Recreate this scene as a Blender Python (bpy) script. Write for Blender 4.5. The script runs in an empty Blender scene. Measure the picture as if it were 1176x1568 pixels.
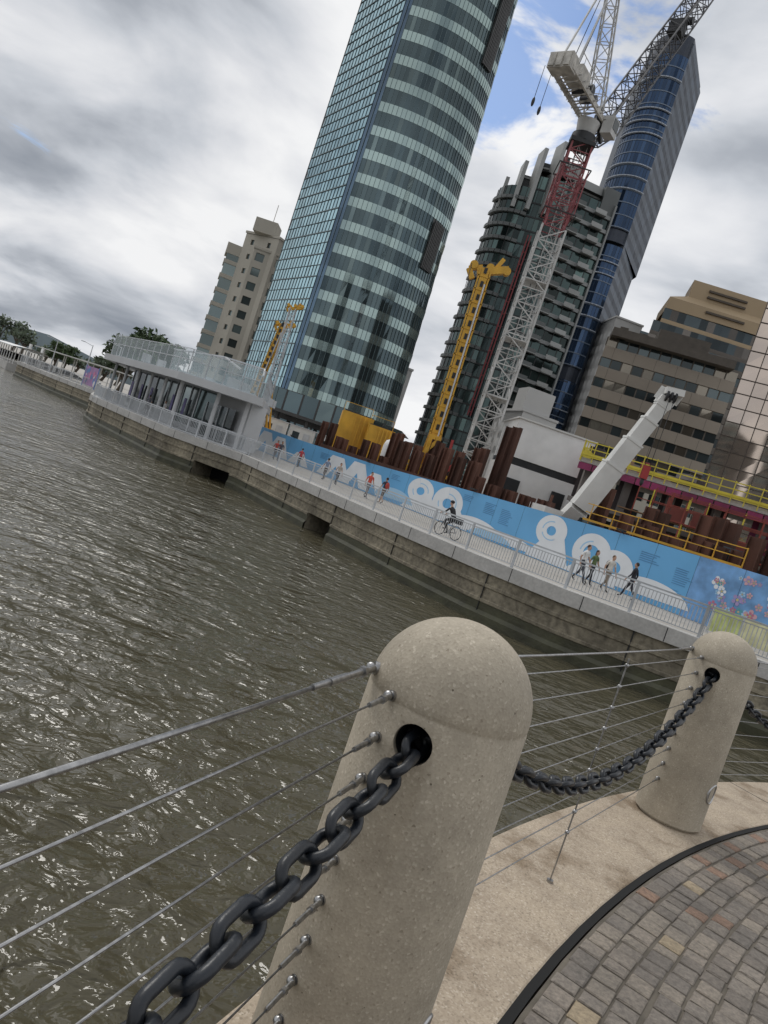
import bpy, math, random, bmesh
from mathutils import Vector, Matrix, geometry
random.seed(7)
R=random.random
S=bpy.context.scene
COL=S.collection
V=Vector

# ------------------------------------------------------------------ materials
def newmat(name):
    m=bpy.data.materials.new(name); m.use_nodes=True
    nt=m.node_tree; b=nt.nodes['Principled BSDF']
    return m,nt,b
def N(nt,t,**k):
    n=nt.nodes.new(t)
    for a,v in k.items(): setattr(n,a,v)
    return n
def pm(name,col,rough=.7,metal=0.,ns=1.,na=.15,bump=0.,bs=20.,rnd=0.,ns2=None,na2=0.,stretch=None,spec=None):
    m,nt,b=newmat(name); L=nt.links
    tc=N(nt,'ShaderNodeTexCoord'); src=tc.outputs['Object']
    if stretch:
        mp=N(nt,'ShaderNodeMapping'); mp.inputs['Scale'].default_value=stretch
        L.new(src,mp.inputs['Vector']); src2=mp.outputs['Vector']
    else: src2=src
    def fac(sock,a,lo=.3,hi=.7):
        r=N(nt,'ShaderNodeMapRange'); r.inputs[1].default_value=lo; r.inputs[2].default_value=hi
        r.inputs[3].default_value=1-a; r.inputs[4].default_value=1+a; L.new(sock,r.inputs[0]); return r.outputs[0]
    n=N(nt,'ShaderNodeTexNoise'); n.inputs['Scale'].default_value=ns; n.inputs['Detail'].default_value=5
    L.new(src2,n.inputs['Vector']); f=fac(n.outputs[0],na)
    if ns2:
        n2=N(nt,'ShaderNodeTexNoise'); n2.inputs['Scale'].default_value=ns2; n2.inputs['Detail'].default_value=3
        L.new(src,n2.inputs['Vector']); f2=fac(n2.outputs[0],na2)
        mu=N(nt,'ShaderNodeMath',operation='MULTIPLY'); L.new(f,mu.inputs[0]); L.new(f2,mu.inputs[1]); f=mu.outputs[0]
    if rnd:
        at=N(nt,'ShaderNodeAttribute',attribute_name='rnd'); f3=fac(at.outputs['Fac'],rnd,0,1)
        mu=N(nt,'ShaderNodeMath',operation='MULTIPLY'); L.new(f,mu.inputs[0]); L.new(f3,mu.inputs[1]); f=mu.outputs[0]
    vm=N(nt,'ShaderNodeVectorMath',operation='SCALE'); vm.inputs[0].default_value=col; L.new(f,vm.inputs['Scale'])
    L.new(vm.outputs[0],b.inputs['Base Color'])
    b.inputs['Roughness'].default_value=rough; b.inputs['Metallic'].default_value=metal
    if spec is not None: b.inputs['Specular IOR Level'].default_value=spec
    if bump:
        nb=N(nt,'ShaderNodeTexNoise'); nb.inputs['Scale'].default_value=bs; nb.inputs['Detail'].default_value=4
        L.new(src,nb.inputs['Vector'])
        bp=N(nt,'ShaderNodeBump'); bp.inputs['Strength'].default_value=bump; bp.inputs['Distance'].default_value=.3/bs
        L.new(nb.outputs[0],bp.inputs['Height']); L.new(bp.outputs[0],b.inputs['Normal'])
    return m
def ramp(nt,stops,interp='LINEAR'):
    r=N(nt,'ShaderNodeValToRGB'); r.color_ramp.interpolation=interp
    e=r.color_ramp.elements
    e[0].position,e[0].color=stops[0][0],(*stops[0][1],1)
    e[1].position,e[1].color=stops[1][0],(*stops[1][1],1)
    for p,c in stops[2:]:
        x=e.new(p); x.color=(*c,1)
    return r

# ------------------------------------------------------------------ mesh builder
class MB:
    def __init__(s): s.v=[];s.f=[];s.m=[];s.r=[];s.sm=[]
    def add(s,vs,fs,m=0,sm=False,r=None):
        o=len(s.v); s.v+= [tuple(x) for x in vs]
        if r is None: r=R()
        for f in fs:
            s.f.append(tuple(i+o for i in f)); s.m.append(m); s.r.append(r); s.sm.append(sm)
    def quad(s,a,b,c,d,m=0,r=None): s.add([a,b,c,d],[(0,1,2,3)],m,False,r)
    def box(s,c,sz,rot=0.,m=0,r=None):
        x,y,z=sz[0]/2,sz[1]/2,sz[2]/2; co,si=math.cos(rot),math.sin(rot)
        vs=[]
        for dz in(-z,z):
            for dx,dy in((-x,-y),(x,-y),(x,y),(-x,y)):
                vs.append((c[0]+dx*co-dy*si,c[1]+dx*si+dy*co,c[2]+dz))
        s.add(vs,[(3,2,1,0),(4,5,6,7),(0,1,5,4),(1,2,6,5),(2,3,7,6),(3,0,4,7)],m,False,r)
    def beam(s,p,q,w,h=None,m=0,up=V((0,0,1)),w2=None,h2=None):
        p=V(p);q=V(q);h=h or w;w2=w2 or w;h2=h2 or (h if w2==w else w2*h/w)
        d=(q-p)
        if d.length<1e-6:return
        d.normalize()
        if abs(d.dot(up))>.98: up=V((0,1,0))
        a=d.cross(up).normalized(); b=a.cross(d)
        vs=[]
        for c,ww,hh in((p,w,h),(q,w2,h2)):
            for sx,sy in((-1,-1),(1,-1),(1,1),(-1,1)): vs.append(c+a*sx*ww/2+b*sy*hh/2)
        s.add(vs,[(0,1,2,3),(7,6,5,4),(0,4,5,1),(1,5,6,2),(2,6,7,3),(3,7,4,0)],m)
    def cyl(s,p,q,r1,r2=None,n=12,m=0,caps=True,sm=True):
        p=V(p);q=V(q);r2=r1 if r2 is None else r2
        d=(q-p).normalized(); up=V((0,0,1)) if abs(d.z)<.95 else V((0,1,0))
        a=d.cross(up).normalized(); b=d.cross(a)
        vs=[]
        for c,r in((p,r1),(q,r2)):
            for i in range(n):
                t=2*math.pi*i/n; vs.append(c+a*r*math.cos(t)+b*r*math.sin(t))
        rr=R()
        s.add(vs,[(i,i+n,(i+1)%n+n,(i+1)%n) for i in range(n)],m,sm,rr)
        if caps: s.add(vs,[tuple(range(n)),tuple(range(2*n-1,n-1,-1))],m,False,rr)
    def tube(s,pts,r,n=8,m=0,closed=False):
        pts=[V(p) for p in pts]; k=len(pts); vs=[]; fs=[]
        prev=None
        for i,p in enumerate(pts):
            if closed: d=(pts[(i+1)%k]-pts[i-1]).normalized()
            else: d=(pts[min(i+1,k-1)]-pts[max(i-1,0)]).normalized()
            if prev is None:
                up=V((0,0,1)) if abs(d.z)<.9 else V((0,1,0)); a=d.cross(up).normalized()
            else: a=(prev-d*prev.dot(d)).normalized()
            prev=a; b=d.cross(a)
            for j in range(n):
                t=2*math.pi*j/n; vs.append(p+a*r*math.cos(t)+b*r*math.sin(t))
        for i in range(k if closed else k-1):
            i2=(i+1)%k
            for j in range(n):
                fs.append((i*n+j,i*n+(j+1)%n,i2*n+(j+1)%n,i2*n+j))
        if not closed: fs+= [tuple(range(n-1,-1,-1)),tuple(range((k-1)*n,k*n))]
        s.add(vs,fs,m,True)
    def lathe(s,c,prof,n=48,m=0,sm=True):
        vs=[];fs=[]
        for r,z in prof:
            for i in range(n):
                t=2*math.pi*i/n; vs.append((c[0]+r*math.cos(t),c[1]+r*math.sin(t),c[2]+z))
        for k in range(len(prof)-1):
            for i in range(n):
                j=(i+1)%n; fs.append((k*n+i,k*n+j,(k+1)*n+j,(k+1)*n+i))
        fs.append(tuple(range(n-1,-1,-1))); fs.append(tuple(range((len(prof)-1)*n,len(prof)*n)))
        s.add(vs,fs,m,sm)
    def ell(s,c,rad,rot=None,nu=10,nv=7,m=0,jit=0,r=None):
        c=V(c);vs=[];fs=[]
        for j in range(nv+1):
            ph=math.pi*j/nv
            for i in range(nu):
                t=2*math.pi*i/nu; p=V((rad[0]*math.sin(ph)*math.cos(t),rad[1]*math.sin(ph)*math.sin(t),rad[2]*math.cos(ph)))
                if jit: p*=1+(R()-.5)*jit
                if rot is not None: p=rot@p
                vs.append(c+p)
        for j in range(nv):
            for i in range(nu):
                k=(i+1)%nu; fs.append((j*nu+i,(j+1)*nu+i,(j+1)*nu+k,j*nu+k))
        s.add(vs,fs,m,True,r)
    def prism(s,poly,z0,z1,m=0,mt=None,bottom=False):
        n=len(poly); A=sum(poly[i][0]*poly[(i+1)%n][1]-poly[(i+1)%n][0]*poly[i][1] for i in range(n))
        if A<0: poly=poly[::-1]
        vs=[(x,y,z0) for x,y in poly]+[(x,y,z1) for x,y in poly]
        if z1>z0: s.add(vs,[(i,(i+1)%n,(i+1)%n+n,i+n) for i in range(n)],m)
        tri=geometry.tessellate_polygon([[V((x,y,0)) for x,y in poly]])
        fs=[]
        for t in tri:
            a,b,c=[V(poly[i]) for i in t]
            if (b-a).cross(c-a)<0: t=(t[0],t[2],t[1])
            fs.append(tuple(i+n for i in t))
        s.add(vs,fs,m if mt is None else mt)
        if bottom: s.add(vs,[tuple(i-n for i in f[::-1]) for f in fs],m)
    def sweep(s,path,prof,mats,closed=False,sm=False):
        """path list of (x,y); prof list of (offset to the left of travel, z)"""
        offs=[offset(path,o) for o,z in prof]
        for k in range(len(prof)-1):
            A,B=offs[k],offs[k+1]
            for i in range(len(path)-1):
                s.quad((*A[i],prof[k][1]),(*B[i],prof[k+1][1]),(*B[i+1],prof[k+1][1]),(*A[i+1],prof[k][1]),mats[k])
    def obj(s,name,mats,parent=None,sharp=None):
        me=bpy.data.meshes.new(name); me.from_pydata(s.v,[],s.f)
        for m in mats: me.materials.append(m)
        me.polygons.foreach_set('material_index',s.m)
        me.polygons.foreach_set('use_smooth',s.sm)
        a=me.attributes.new('rnd','FLOAT','FACE'); a.data.foreach_set('value',s.r)
        me.update()
        if sharp: me.set_sharp_from_angle(angle=math.radians(sharp))
        o=bpy.data.objects.new(name,me); COL.objects.link(o)
        if parent: o.parent=parent
        return o
def offset(path,o):
    out=[];n=len(path)
    for i in range(n):
        p=V(path[i]); ds=[]
        if i>0: ds.append((p-V(path[i-1])).normalized())
        if i<n-1: ds.append((V(path[i+1])-p).normalized())
        ns=[V((-d.y,d.x)) for d in ds]
        b=sum(ns,V((0,0))).normalized(); c=max(.35,b.dot(ns[0]))
        out.append(tuple(p+b*(o/c)))
    return out
def walk(path,step,start=0.):
    out=[];d0=start
    for a,b in zip(path[:-1],path[1:]):
        a=V(a);b=V(b);L=(b-a).length;d=(b-a)/L
        while d0<L: out.append((a+d*d0,d)); d0+=step
        d0-=L
    return out

# ------------------------------------------------------------------ camera
p=math.radians(3.1); ro=math.radians(18.5)
Fw=V((0,math.cos(p),-math.sin(p))); U0=V((0,math.sin(p),math.cos(p))); R0=V((1,0,0))
cu=-math.sin(ro)*R0+math.cos(ro)*U0; cr=math.cos(ro)*R0+math.sin(ro)*U0
cam=bpy.data.cameras.new('camera'); co=bpy.data.objects.new('camera',cam); COL.objects.link(co)
cam.sensor_fit='VERTICAL'; cam.sensor_height=36; cam.lens=26.17; cam.clip_end=20000; cam.clip_start=.02
M=Matrix((cr,cu,-Fw)).transposed().to_4x4(); M.translation=V((0,0,1.6)); co.matrix_world=M
S.camera=co

# ------------------------------------------------------------------ world sky
W=bpy.data.worlds.new("World"); S.world=W; W.use_nodes=True
nt=W.node_tree; L=nt.links; bg=nt.nodes['Background']
SUN_AZ=math.radians(-38); SUN_EL=math.radians(52)
sky=N(nt,'ShaderNodeTexSky',sky_type='NISHITA'); sky.sun_disc=False
sky.sun_elevation=SUN_EL; sky.sun_rotation=SUN_AZ
tc=N(nt,'ShaderNodeTexCoord'); sp=N(nt,'ShaderNodeSeparateXYZ'); L.new(tc.outputs['Generated'],sp.inputs[0])
def mth(op,a,b=None,c=None,clamp=False):
    n=N(nt,'ShaderNodeMath',operation=op); n.use_clamp=clamp
    for i,x in enumerate((a,b,c)):
        if x is None: continue
        if isinstance(x,(int,float)): n.inputs[i].default_value=x
        else: L.new(x,n.inputs[i])
    return n.outputs[0]
def mr(x,a,b,c,d,smooth=False):
    n=N(nt,'ShaderNodeMapRange'); 
    if smooth: n.interpolation_type='SMOOTHSTEP'
    L.new(x,n.inputs[0])
    for i,k in enumerate((a,b,c,d)): n.inputs[i+1].default_value=k
    return n.outputs[0]
zc=mth('ADD',mth('MAXIMUM',sp.outputs[2],0.0),.30)
cx=N(nt,'ShaderNodeCombineXYZ'); L.new(mth('DIVIDE',sp.outputs[0],zc),cx.inputs[0]); L.new(mth('DIVIDE',sp.outputs[1],zc),cx.inputs[1]); L.new(mth('MULTIPLY',sp.outputs[2],2.0),cx.inputs[2])
def noise(scale,detail,rough,dist,off):
    a=N(nt,'ShaderNodeVectorMath',operation='ADD'); a.inputs[1].default_value=off; L.new(cx.outputs[0],a.inputs[0])
    n=N(nt,'ShaderNodeTexNoise'); n.inputs['Scale'].default_value=scale; n.inputs['Detail'].default_value=detail
    n.inputs['Roughness'].default_value=rough; n.inputs['Distortion'].default_value=dist
    L.new(a.outputs[0],n.inputs['Vector']); return n.outputs[0]
n1=noise(2.3,8,.5,.25,(13.1,4.7,0)); n2=noise(1.2,3,.5,.2,(2.7,8.2,0))
sh=mth('ADD',mth('MULTIPLY',n1,.62),mth('MULTIPLY',n2,.38))
dl=N(nt,'ShaderNodeVectorMath',operation='DOT_PRODUCT'); L.new(tc.outputs['Generated'],dl.inputs[0]); dl.inputs[1].default_value=V((-.50,.85,.13)).normalized()
dk=mr(dl.outputs['Value'],.95,.998,0,.085,True)
sh=mth('SUBTRACT',sh,dk)
rp=ramp(nt,[(.27,(.27,.30,.35)),(.36,(.42,.45,.50)),(.42,(.60,.63,.68)),(.48,(.77,.785,.82)),(.56,(.95,.955,.965))]); L.new(sh,rp.inputs[0])
dr=N(nt,'ShaderNodeVectorMath',operation='DOT_PRODUCT'); L.new(tc.outputs['Generated'],dr.inputs[0]); dr.inputs[1].default_value=V((.35,.85,.35)).normalized()
br=mr(dr.outputs['Value'],.75,1.0,9.4,9.9,True)
sc=N(nt,'ShaderNodeVectorMath',operation='SCALE'); L.new(br,sc.inputs['Scale']); L.new(rp.outputs[0],sc.inputs[0])
h0=V((.02,1,.60)).normalized()
dh=N(nt,'ShaderNodeVectorMath',operation='DOT_PRODUCT'); L.new(tc.outputs['Generated'],dh.inputs[0]); dh.inputs[1].default_value=h0
hole=mr(dh.outputs['Value'],.965,.998,0,.32,True)
n3=noise(4.2,6,.6,.3,(1.3,9.2,0))
mask=mr(mth('ADD',n3,hole),.76,.90,0,.85,True)
sk=N(nt,'ShaderNodeVectorMath',operation='MULTIPLY'); sk.inputs[1].default_value=(.75,1.0,1.3); L.new(sky.outputs[0],sk.inputs[0])
mx=N(nt,'ShaderNodeMix',data_type='RGBA'); L.new(mask,mx.inputs[0]); L.new(sc.outputs[0],mx.inputs[6]); L.new(sk.outputs[0],mx.inputs[7])
L.new(mx.outputs[2],bg.inputs[0]); bg.inputs[1].default_value=.1

sd=bpy.data.lights.new('sun','SUN'); sd.energy=1.2; sd.angle=math.radians(18); sd.color=(1,.97,.92)
so=bpy.data.objects.new('sun',sd); COL.objects.link(so)
sdir=V((math.sin(SUN_AZ)*math.cos(SUN_EL),math.cos(SUN_AZ)*math.cos(SUN_EL),math.sin(SUN_EL)))
so.rotation_euler=sdir.to_track_quat('Z','Y').to_euler()
S.view_settings.view_transform='Standard'; S.view_settings.look='None'; S.view_settings.exposure=0

# ------------------------------------------------------------------ common materials
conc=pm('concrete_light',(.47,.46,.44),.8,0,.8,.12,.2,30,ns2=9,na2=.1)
conc_d=pm('concrete_stained',(.22,.195,.145),.9,0,.5,.45,.6,6,ns2=5,na2=.35,stretch=(1,1,.25))
algae=pm('algae_wet_concrete',(.055,.055,.03),.55,0,1.2,.4,.6,8)
galv=pm('galvanised_steel',(.5,.52,.54),.42,.6,3,.1)
white=pm('white_paint',(.74,.74,.73),.5,0,.7,.08)
offw=pm('off_white_panel',(.6,.6,.58),.6,0,.5,.1)
rust=pm('rusted_steel',(.10,.045,.031),.85,0,1.1,.4,.4,12,rnd=.4,stretch=(1,1,.3))
yellow=pm('yellow_paint',(.62,.35,.035),.5,0,1,.15)
yellow2=pm('safety_yellow',(.60,.50,.05),.5,0,1,.15)
dark=pm('dark_metal',(.03,.032,.035),.5,.3,1,.2)
black=pm('black_void',(.008,.008,.008),.9,0,1,.1)
red=pm('red_paint',(.35,.03,.03),.5,0,1,.15)
magenta=pm('magenta_panel',(.22,.025,.09),.6,0,1,.3,rnd=.3)
ground_m=pm('site_ground',(.16,.13,.10),.95,0,.08,.25,.3,3)
asph=pm('promenade_concrete',(.36,.34,.31),.85,0,.4,.12,.1,40)
steel=pm('stainless_steel',(.5,.5,.5),.3,1,8,.08)

# ------------------------------------------------------------------ water
def water():
    m,nt,b=newmat('river_water'); L=nt.links
    tc=N(nt,'ShaderNodeTexCoord')
    def nz(sc,detail,scale,rot,dist=.0,rough=.5):
        mp=N(nt,'ShaderNodeMapping'); mp.inputs['Scale'].default_value=scale; mp.inputs['Rotation'].default_value=(0,0,rot)
        L.new(tc.outputs['Object'],mp.inputs[0])
        n=N(nt,'ShaderNodeTexNoise'); n.inputs['Scale'].default_value=sc; n.inputs['Detail'].default_value=detail
        n.inputs['Distortion'].default_value=dist; n.inputs['Roughness'].default_value=rough
        L.new(mp.outputs[0],n.inputs['Vector']); return n.outputs[0]
    a=nz(1.9,3,(1,1.3,1),.35,.5,.45); a2=nz(5,2,(1,1.3,1),-.6,.4,.5); c=nz(.5,3,(1,1.3,1),-.2,.3); d=nz(.12,4,(1,1,1),.5)
    def mt(op,x,y):
        n=N(nt,'ShaderNodeMath',operation=op)
        for i,q in enumerate((x,y)):
            if isinstance(q,(int,float)): n.inputs[i].default_value=q
            else: L.new(q,n.inputs[i])
        return n.outputs[0]
    amp=N(nt,'ShaderNodeMapRange'); L.new(d,amp.inputs[0])
    for i,k in enumerate((.35,.65,.45,1.35)): amp.inputs[i+1].default_value=k
    fine=mt('ADD',mt('MULTIPLY',a,.37),mt('MULTIPLY',a2,.05))
    h=mt('ADD',mt('MULTIPLY',fine,amp.outputs[0]),mt('MULTIPLY',c,.55))
    bp=N(nt,'ShaderNodeBump'); bp.inputs['Strength'].default_value=1; bp.inputs['Distance'].default_value=.68
    L.new(h,bp.inputs['Height']); L.new(bp.outputs[0],b.inputs['Normal'])
    b.inputs['Base Color'].default_value=(.080,.072,.046,1); b.inputs['Roughness'].default_value=.055
    b.inputs['IOR'].default_value=1.35
    mb=MB(); mb.quad((-6000,-3000,-2.9),(6000,-3000,-2.9),(6000,9000,-2.9),(-6000,9000,-2.9))
    return mb.obj('river_water',[m])
water()

# ------------------------------------------------------------------ far land
WALL=[(160,8),(60,14),(30,20),(18,23.2),(11,25.6),(7.3,27.2),(4.2,29.8),(1.6,33),(-2.2,38.6),(-10.2,50.5),(-16.6,53.2),(-27.4,66.6),(-30,71),(-38,91),(-49,102),(-62,117),(-61,140),(-112,245),(-230,330),(-900,480),(-4000,900)]
mb=MB()
poly=offset(WALL,-.5)+[(-4000,6000),(5000,6000),(5000,8)]
mb.prism(poly,-.62,-.62,0)
mb.obj('ground',[asph])
mb=MB(); mb.prism([(26,30),(-14,82),(-10,110),(70,110),(70,40)],-.61,-.61+.006,0); mb.obj('building_site_ground',[ground_m])

def seawall():
    mb=MB(); pt=lambda a,b,t:(a[0]+(b[0]-a[0])*t,a[1]+(b[1]-a[1])*t)
    prof=[(-.7,-.45),(.12,-.45),(.12,-.98),(0,-1.0),(0,-1.38),(.06,-1.41),(.06,-1.52),(0,-1.55),(0,-1.98),(.06,-2.01),(.06,-2.12),(.02,-2.15),(.02,-2.45),(.12,-2.6),(.12,-4)]
    mats=[0,0,0,1,1,1,1,1,1,1,1,2,2,2]
    path=WALL[:17]
    mb.sweep(path[:9],prof,mats)
    o1,o2=pt(WALL[8],WALL[9],.03),pt(WALL[8],WALL[9],.22)
    p1,p2=pt(WALL[9],WALL[10],.1),pt(WALL[9],WALL[10],.55)
    mb.sweep([WALL[8],o1],prof,mats)
    mb.sweep([o2,WALL[9],p1],prof,mats)
    mb.sweep([p2]+path[10:],prof,mats)
    hp=prof[:9]+[(-2.2,-1.98),(-2.2,-4)]
    for a,b in((o1,o2),(p1,p2)):
        mb.sweep([a,b],hp,mats[:8]+[1,3])
        d=(V(b)-V(a)).normalized(); n=V((-d.y,d.x))
        for q in(a,b):
            q=V(q); i=q-n*2.2; o=q+n*.02
            mb.quad((*o,-4),(*i,-4),(*i,-1.98),(*o,-1.98),1)
    for q,d in walk(path[:16],3.0,1.0):
        n=V((-d.y,d.x)); c=q+n*.1225
        mb.beam((*c,-.46),(*c,-.97),.03,.012,4)
    for q,d in walk(path[:16],6.0,2.0):
        n=V((-d.y,d.x)); c=q+n*.03
        mb.beam((*c,-1.0),(*c,-2.9),.03,.07,4)
    mb.obj('seawall',[conc,conc_d,algae,black,dark])
seawall()

def railing(name,path,z,h=1.15,step=.13,post=2.4,mat=galv,bw=.022):
    mb=MB()
    pp=offset(path,-.18)
    for zz,w in((h,.06),(h-.12,.035),(.12,.035)):
        for a,b in zip(pp[:-1],pp[1:]): mb.beam((*a,z+zz),(*b,z+zz),w,w,0)
    for q,d in walk(pp,step): mb.beam((*q,z+.12),(*q,z+h-.12),bw,bw,0)
    for q,d in walk(pp,post): mb.beam((*q,z),(*q,z+h+.02),.045,.11,0,up=V((d.x,d.y,0)))
    return mb.obj(name,[mat])
railing('promenade_railing',WALL[2:13],-.45)
railing('promenade_railing',WALL[12:16],-.45,step=.3)

# ------------------------------------------------------------------ near promenade
C=V((11.3,-3.6))
def pol(r,a): a=math.radians(a); return (C.x+r*math.cos(a),C.y+r*math.sin(a))
def arc(r,a0,a1,n): return [pol(r+.24*min(1,max(0,(a-157)/12)),a) for a in [a0+(a1-a0)*i/n for i in range(n+1)]]
def coping_mat():
    m,nt,b=newmat('exposed_aggregate'); L=nt.links
    tc=N(nt,'ShaderNodeTexCoord')
    v=N(nt,'ShaderNodeTexVoronoi'); v.inputs['Scale'].default_value=130; L.new(tc.outputs['Object'],v.inputs['Vector'])
    r=ramp(nt,[(0,(.24,.20,.15)),(.3,(.385,.32,.245)),(.75,(.45,.38,.295)),(1,(.58,.52,.44))]); L.new(v.outputs['Color'],r.inputs[0])
    n=N(nt,'ShaderNodeTexNoise'); n.inputs['Scale'].default_value=2.3; n.inputs['Detail'].default_value=7; n.inputs['Roughness'].default_value=.62; L.new(tc.outputs['Object'],n.inputs['Vector'])
    r2=ramp(nt,[(.38,(.56,.50,.43)),(.48,(.92,.90,.88)),(.6,(1.05,1.03,1.0))]); L.new(n.outputs[0],r2.inputs[0])
    mx=N(nt,'ShaderNodeMix',data_type='RGBA',blend_type='MULTIPLY'); mx.inputs[0].default_value=1
    L.new(r.outputs[0],mx.inputs[6]); L.new(r2.outputs[0],mx.inputs[7]); L.new(mx.outputs[2],b.inputs['Base Color'])
    b.inputs['Roughness'].default_value=.8
    bp=N(nt,'ShaderNodeBump'); bp.inputs['Strength'].default_value=.35; bp.inputs['Distance'].default_value=.002; L.new(v.outputs['Distance'],bp.inputs['Height']); L.new(bp.outputs[0],b.inputs['Normal'])
    return m
cop=coping_mat()
mb=MB()
A0,A1=205,72
cp=arc(12.0,A0,A1,90)
mb.sweep(cp,[(.0,-.3),(.0,-.004),(.006,0),(.585,0),(.6,-.012),(.6,-.5),(.52,-.52),(.52,-4)],[0,0,0,0,0,1,1])
for a in (128,110,92,178,196):
    p0,p1=V(pol(12.0,a)),V(pol(12.6,a)); mb.beam((*p0,.0005),(*p1,.0005),.006,.003,2)
mb.obj('coping_kerb',[cop,conc_d,dark])
mb=MB(); mb.sweep(arc(11.965,A0,A1,90),[(0,-.005),(.035,-.005)],[0]); mb.obj('slot_drain',[black])
mb=MB()
inner=arc(11.96,A0,A1,60)
mb.prism(inner+[(60,8.2),(160,2),(160,-200),(-60,-200),(-12,-60)],-.0085,-.0085,0)
mb.obj('pavement_bed',[pm('sett_mortar',(.135,.118,.095),.95,0,6,.3,.5,60)])
mb=MB()
mb.sweep([pol(12.6,A1),(60,9.0),(160,3)],[(-.6,0),(0,0),(0,-4)],[0,1]); mb.obj('coping_kerb',[cop,conc_d])
def setts():
    m,nt,b=newmat('granite_setts'); L=nt.links
    at=N(nt,'ShaderNodeAttribute',attribute_name='rnd')
    r=ramp(nt,[(0,(.18,.160,.140)),(.22,(.22,.197,.172)),(.42,(.24,.212,.182)),(.6,(.195,.175,.155)),(.74,(.27,.238,.20)),(.90,(.255,.17,.125)),(.925,(.235,.21,.18)),(.975,(.34,.28,.195))],'CONSTANT'); L.new(at.outputs['Fac'],r.inputs[0])
    tc=N(nt,'ShaderNodeTexCoord'); n=N(nt,'ShaderNodeTexNoise'); n.inputs['Scale'].default_value=45; n.inputs['Detail'].default_value=8; n.inputs['Roughness'].default_value=.75; L.new(tc.outputs['Object'],n.inputs['Vector'])
    r2=ramp(nt,[(.3,(.5,.5,.5)),(.7,(1.35,1.33,1.3))]); L.new(n.outputs[0],r2.inputs[0])
    n5=N(nt,'ShaderNodeTexNoise'); n5.inputs['Scale'].default_value=3; n5.inputs['Detail'].default_value=4; L.new(tc.outputs['Object'],n5.inputs['Vector'])
    r5=ramp(nt,[(.35,(.8,.8,.8)),(.65,(1.12,1.1,1.08))]); L.new(n5.outputs[0],r5.inputs[0])
    mx=N(nt,'ShaderNodeMix',data_type='RGBA',blend_type='MULTIPLY'); mx.inputs[0].default_value=1
    my=N(nt,'ShaderNodeMix',data_type='RGBA',blend_type='MULTIPLY'); my.inputs[0].default_value=1
    L.new(r.outputs[0],mx.inputs[6]); L.new(r2.outputs[0],mx.inputs[7]); L.new(mx.outputs[2],my.inputs[6]); L.new(r5.outputs[0],my.inputs[7]); L.new(my.outputs[2],b.inputs['Base Color'])
    b.inputs['Roughness'].default_value=.8
    bp=N(nt,'ShaderNodeBump'); bp.inputs['Strength'].default_value=.7; bp.inputs['Distance'].default_value=.005; L.new(n.outputs[0],bp.inputs['Height']); L.new(bp.outputs[0],b.inputs['Normal'])
    mb=MB(); r0=11.95
    while r0>9.2:
        w=.098+R()*.010; a=math.radians(100)+R()*.01
        while a<math.radians(192):
            l=(.085+R()*.05)/r0; g=.0045
            def P(rr,aa,z): return (C.x+rr*math.cos(aa),C.y+rr*math.sin(aa),z)
            wob=(R()-.5)*.012
            ra,rb=r0-g-R()*.003+wob,r0-w+g+R()*.003+wob; aa,ab=a+g/r0,a+l-g/r0
            zt=-.002+R()*.005; c=.007; ca=c/r0
            j=lambda:(R()-.5)*.012
            top=[(ra-c+j(),aa+ca+j()/12),(rb+c+j(),aa+ca+j()/12),(rb+c+j(),ab-ca+j()/12),(ra-c+j(),ab-ca+j()/12)]
            bot=[(ra,aa),(rb,aa),(rb,ab),(ra,ab)]
            vs=[P(*q,zt+(R()-.5)*.002) for q in top]+[P(*q,zt-.005) for q in bot]+[P(*q,-.02) for q in bot]
            mb.add(vs,[(3,2,1,0)]+[(i,(i+1)%4,(i+1)%4+4,i+4) for i in range(4)]+[(i+4,(i+1)%4+4,(i+1)%4+8,i+8) for i in range(4)])
            a+=l
        r0-=w
    mb.obj('stone_sett_paving',[m])
setts()

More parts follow.
